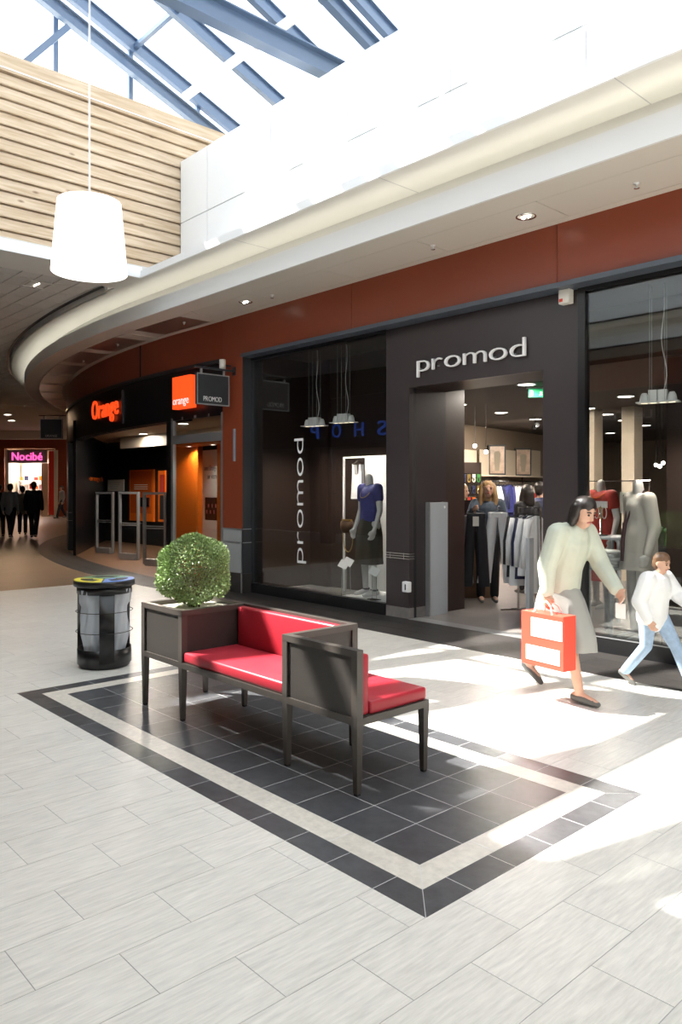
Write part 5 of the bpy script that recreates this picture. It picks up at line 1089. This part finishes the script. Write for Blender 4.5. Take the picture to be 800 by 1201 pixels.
o = B(-.02, .36, -.03, .0, 1.12, 1.42).build('till_screen', M['screen'], t); B(.14, .2, .0, .05, 1.06, 1.2).build('screen_stand', M['blackm'], t); B(-.4, -.15, -.12, .1, 1.06, 1.18).build('red_box', M['bagred'], t)
# ================================================================ FAR END OF THE CORRIDOR: PERFUMERY
DF = 43.0; pf = EYE + ray(35, HY) * DF; sF = DF / FPX
wfar = setting('wall_far', 'dark end wall of the corridor with a lit perfume shop front', (pf.x, pf.y, 0)); wfar.rotation_euler[2] = YAW
fx = lambda px: (px - 35) * sF
fz = lambda py: CH + (HY - py) * sF
def fb(name, x0, x1, y0, y1, m, d0=0.0, d1=.2, par=None): return B(fx(x0), fx(x1), d0, d1, max(fz(y1), 0), fz(y0)).build(name, M[m], par or wfar)
M['dred'] = M['red']
fb('wall', -160, 5, 440, 610, 'dred'); fb('wall', 65, 240, 440, 610, 'dred'); fb('wall', 5, 65, 440, 526, 'dred')
fb('cove_strip', -120, 130, 500, 504, 'cove', -.6, -.5); fb('cove_bulkhead', -160, 240, 485, 500, 'plaster', -.9, 0); fb('cove_front', -160, 240, 503, 516, 'soffit', -.62, -.4)
fb('room_back', -30, 100, 480, 612, 'dred', 2.6, 2.7); fb('room_side', 62, 66, 520, 612, 'warmwall', .2, 2.6); fb('room_side', 2, 6, 520, 612, 'warmwall', .2, 2.6); fb('room_ceiling', 2, 66, 518, 524, 'warmwall', .2, 2.6)
fb('rear_panel', 5, 64, 526, 608, 'lightp', 2.3, 2.4); fb('side_panel', 6, 10, 527, 605, 'lightp', .0, .1); fb('rear_panel', 8, 46, 543, 607, 'lightp', 2.0, 2.1); fb('column', 46, 54, 543, 606, 'warmwall', .3, .6); fb('red_pillar', 57.5, 63.5, 529, 604, 'redp', -.05, .3); fb('jamb', 63.5, 68, 528, 606, 'warmwall', -.02, .2)
lamp('perfume_shop_light', (fx(28), 1.0, 3.4), 150, 1.0, (1, .85, .75), parent=wfar)
t = thing('perfumery_sign', 'grey sign panel with glowing magenta letters over the far perfume shop', 'sign', wfar.location + Matrix.Rotation(YAW, 3, 'Z') @ Vector((fx(33), -.15, fz(543)))); t.rotation_euler[2] = YAW
B(fx(10) - fx(33), fx(56) - fx(33), 0, .12, 0, 15 * sF).build('board', M['stone'], t)
letters('Nocibé', (-17.5 * sF, -.03, 3.2 * sF), (18 * sF, -.03, 3.2 * sF), .62, FACE_S, M['pinkl'], t, depth=.05, bold=.012)
t = thing('perfume_shelf', 'white shelf unit of perfume boxes in the far lit shop', 'shelf', wfar.location + Matrix.Rotation(YAW, 3, 'Z') @ Vector((fx(28), 1.5, 0))); t.rotation_euler[2] = YAW
for z in (.5, 1.0, 1.5, 2.0): B(-.9, .9, -.2, .2, z, z + .05).build('board', M['wpaint'], t)
for s in (-.9, .85): B(s, s + .05, -.2, .2, 0, 2.1).build('upright', M['wpaint'], t)
pc = ['redc', 'wpaint', 'navy', 'gold', 'pinkc', 'orange']
for k in range(24):
    loc = t.location + Matrix.Rotation(YAW, 3, 'Z') @ Vector((-.75 + .28 * (k % 6), 0, .55 + .5 * (k // 6))); m_ = pc[(k * 5 + k // 6) % 6]; nm_ = {'redc': 'red', 'wpaint': 'white', 'navy': 'navy', 'gold': 'gold', 'pinkc': 'pink', 'orange': 'orange'}[m_]
    o = B(-.09, .09, -.06, .06, 0, .2 + .06 * (k % 3)).build('perfume_box', M[m_]); o.location = loc; o.rotation_euler[2] = YAW; tag(o, f'{nm_} perfume box on the white shelf in the far lit shop', 'box', f'{nm_} perfume boxes')
# corridor lamps: the far ceiling lights throw a little warm light on the floor
for x, y in ((onz(32, 476, 4.79).x, onz(32, 476, 4.79).y),):
    t = thing('corridor_light', 'round recessed warm light in the corridor ceiling short of the lit cove', 'light', (x, y, 4.79)); MB().lathe([(.14, 0), (.16, -.008), (.16, .004)], 18).build('ring', M['plaster'], t); MB().disc((0, 0, -.003), .14, 18, False).build('diffuser', M['lampw'], t); lamp('corridor_lamp', (0, 0, -.05), 32, .4, (1, .66, .38), parent=t)


p = EYE + ray(628, 500.5) * 15.0; d = (Vector((side(14.5) + .1, 14.5, 1.9)) - p).normalized()
t = thing('wall_spotlight', 'lit track spotlight under the dark shop ceiling beyond the exit sign', 'light', p)
MB().tube([-d * .10, d * .05], .05, 14, False).build('barrel', M['blackm'], t); MB().tube([d * .035, d * .038], .046, 14).build('lens', M['lampw'], t); MB().tube([(0, 0, 0), (0, 0, 3.0 - p.z)], .01, 6).build('stem', M['blackm'], t)
o = lamp('spot_beam', d * .055, 120, .04, (1, .88, .7), parent=t, kind='SPOT', spot=1.6); o.rotation_euler = d.to_track_quat('-Z', 'Y').to_euler()
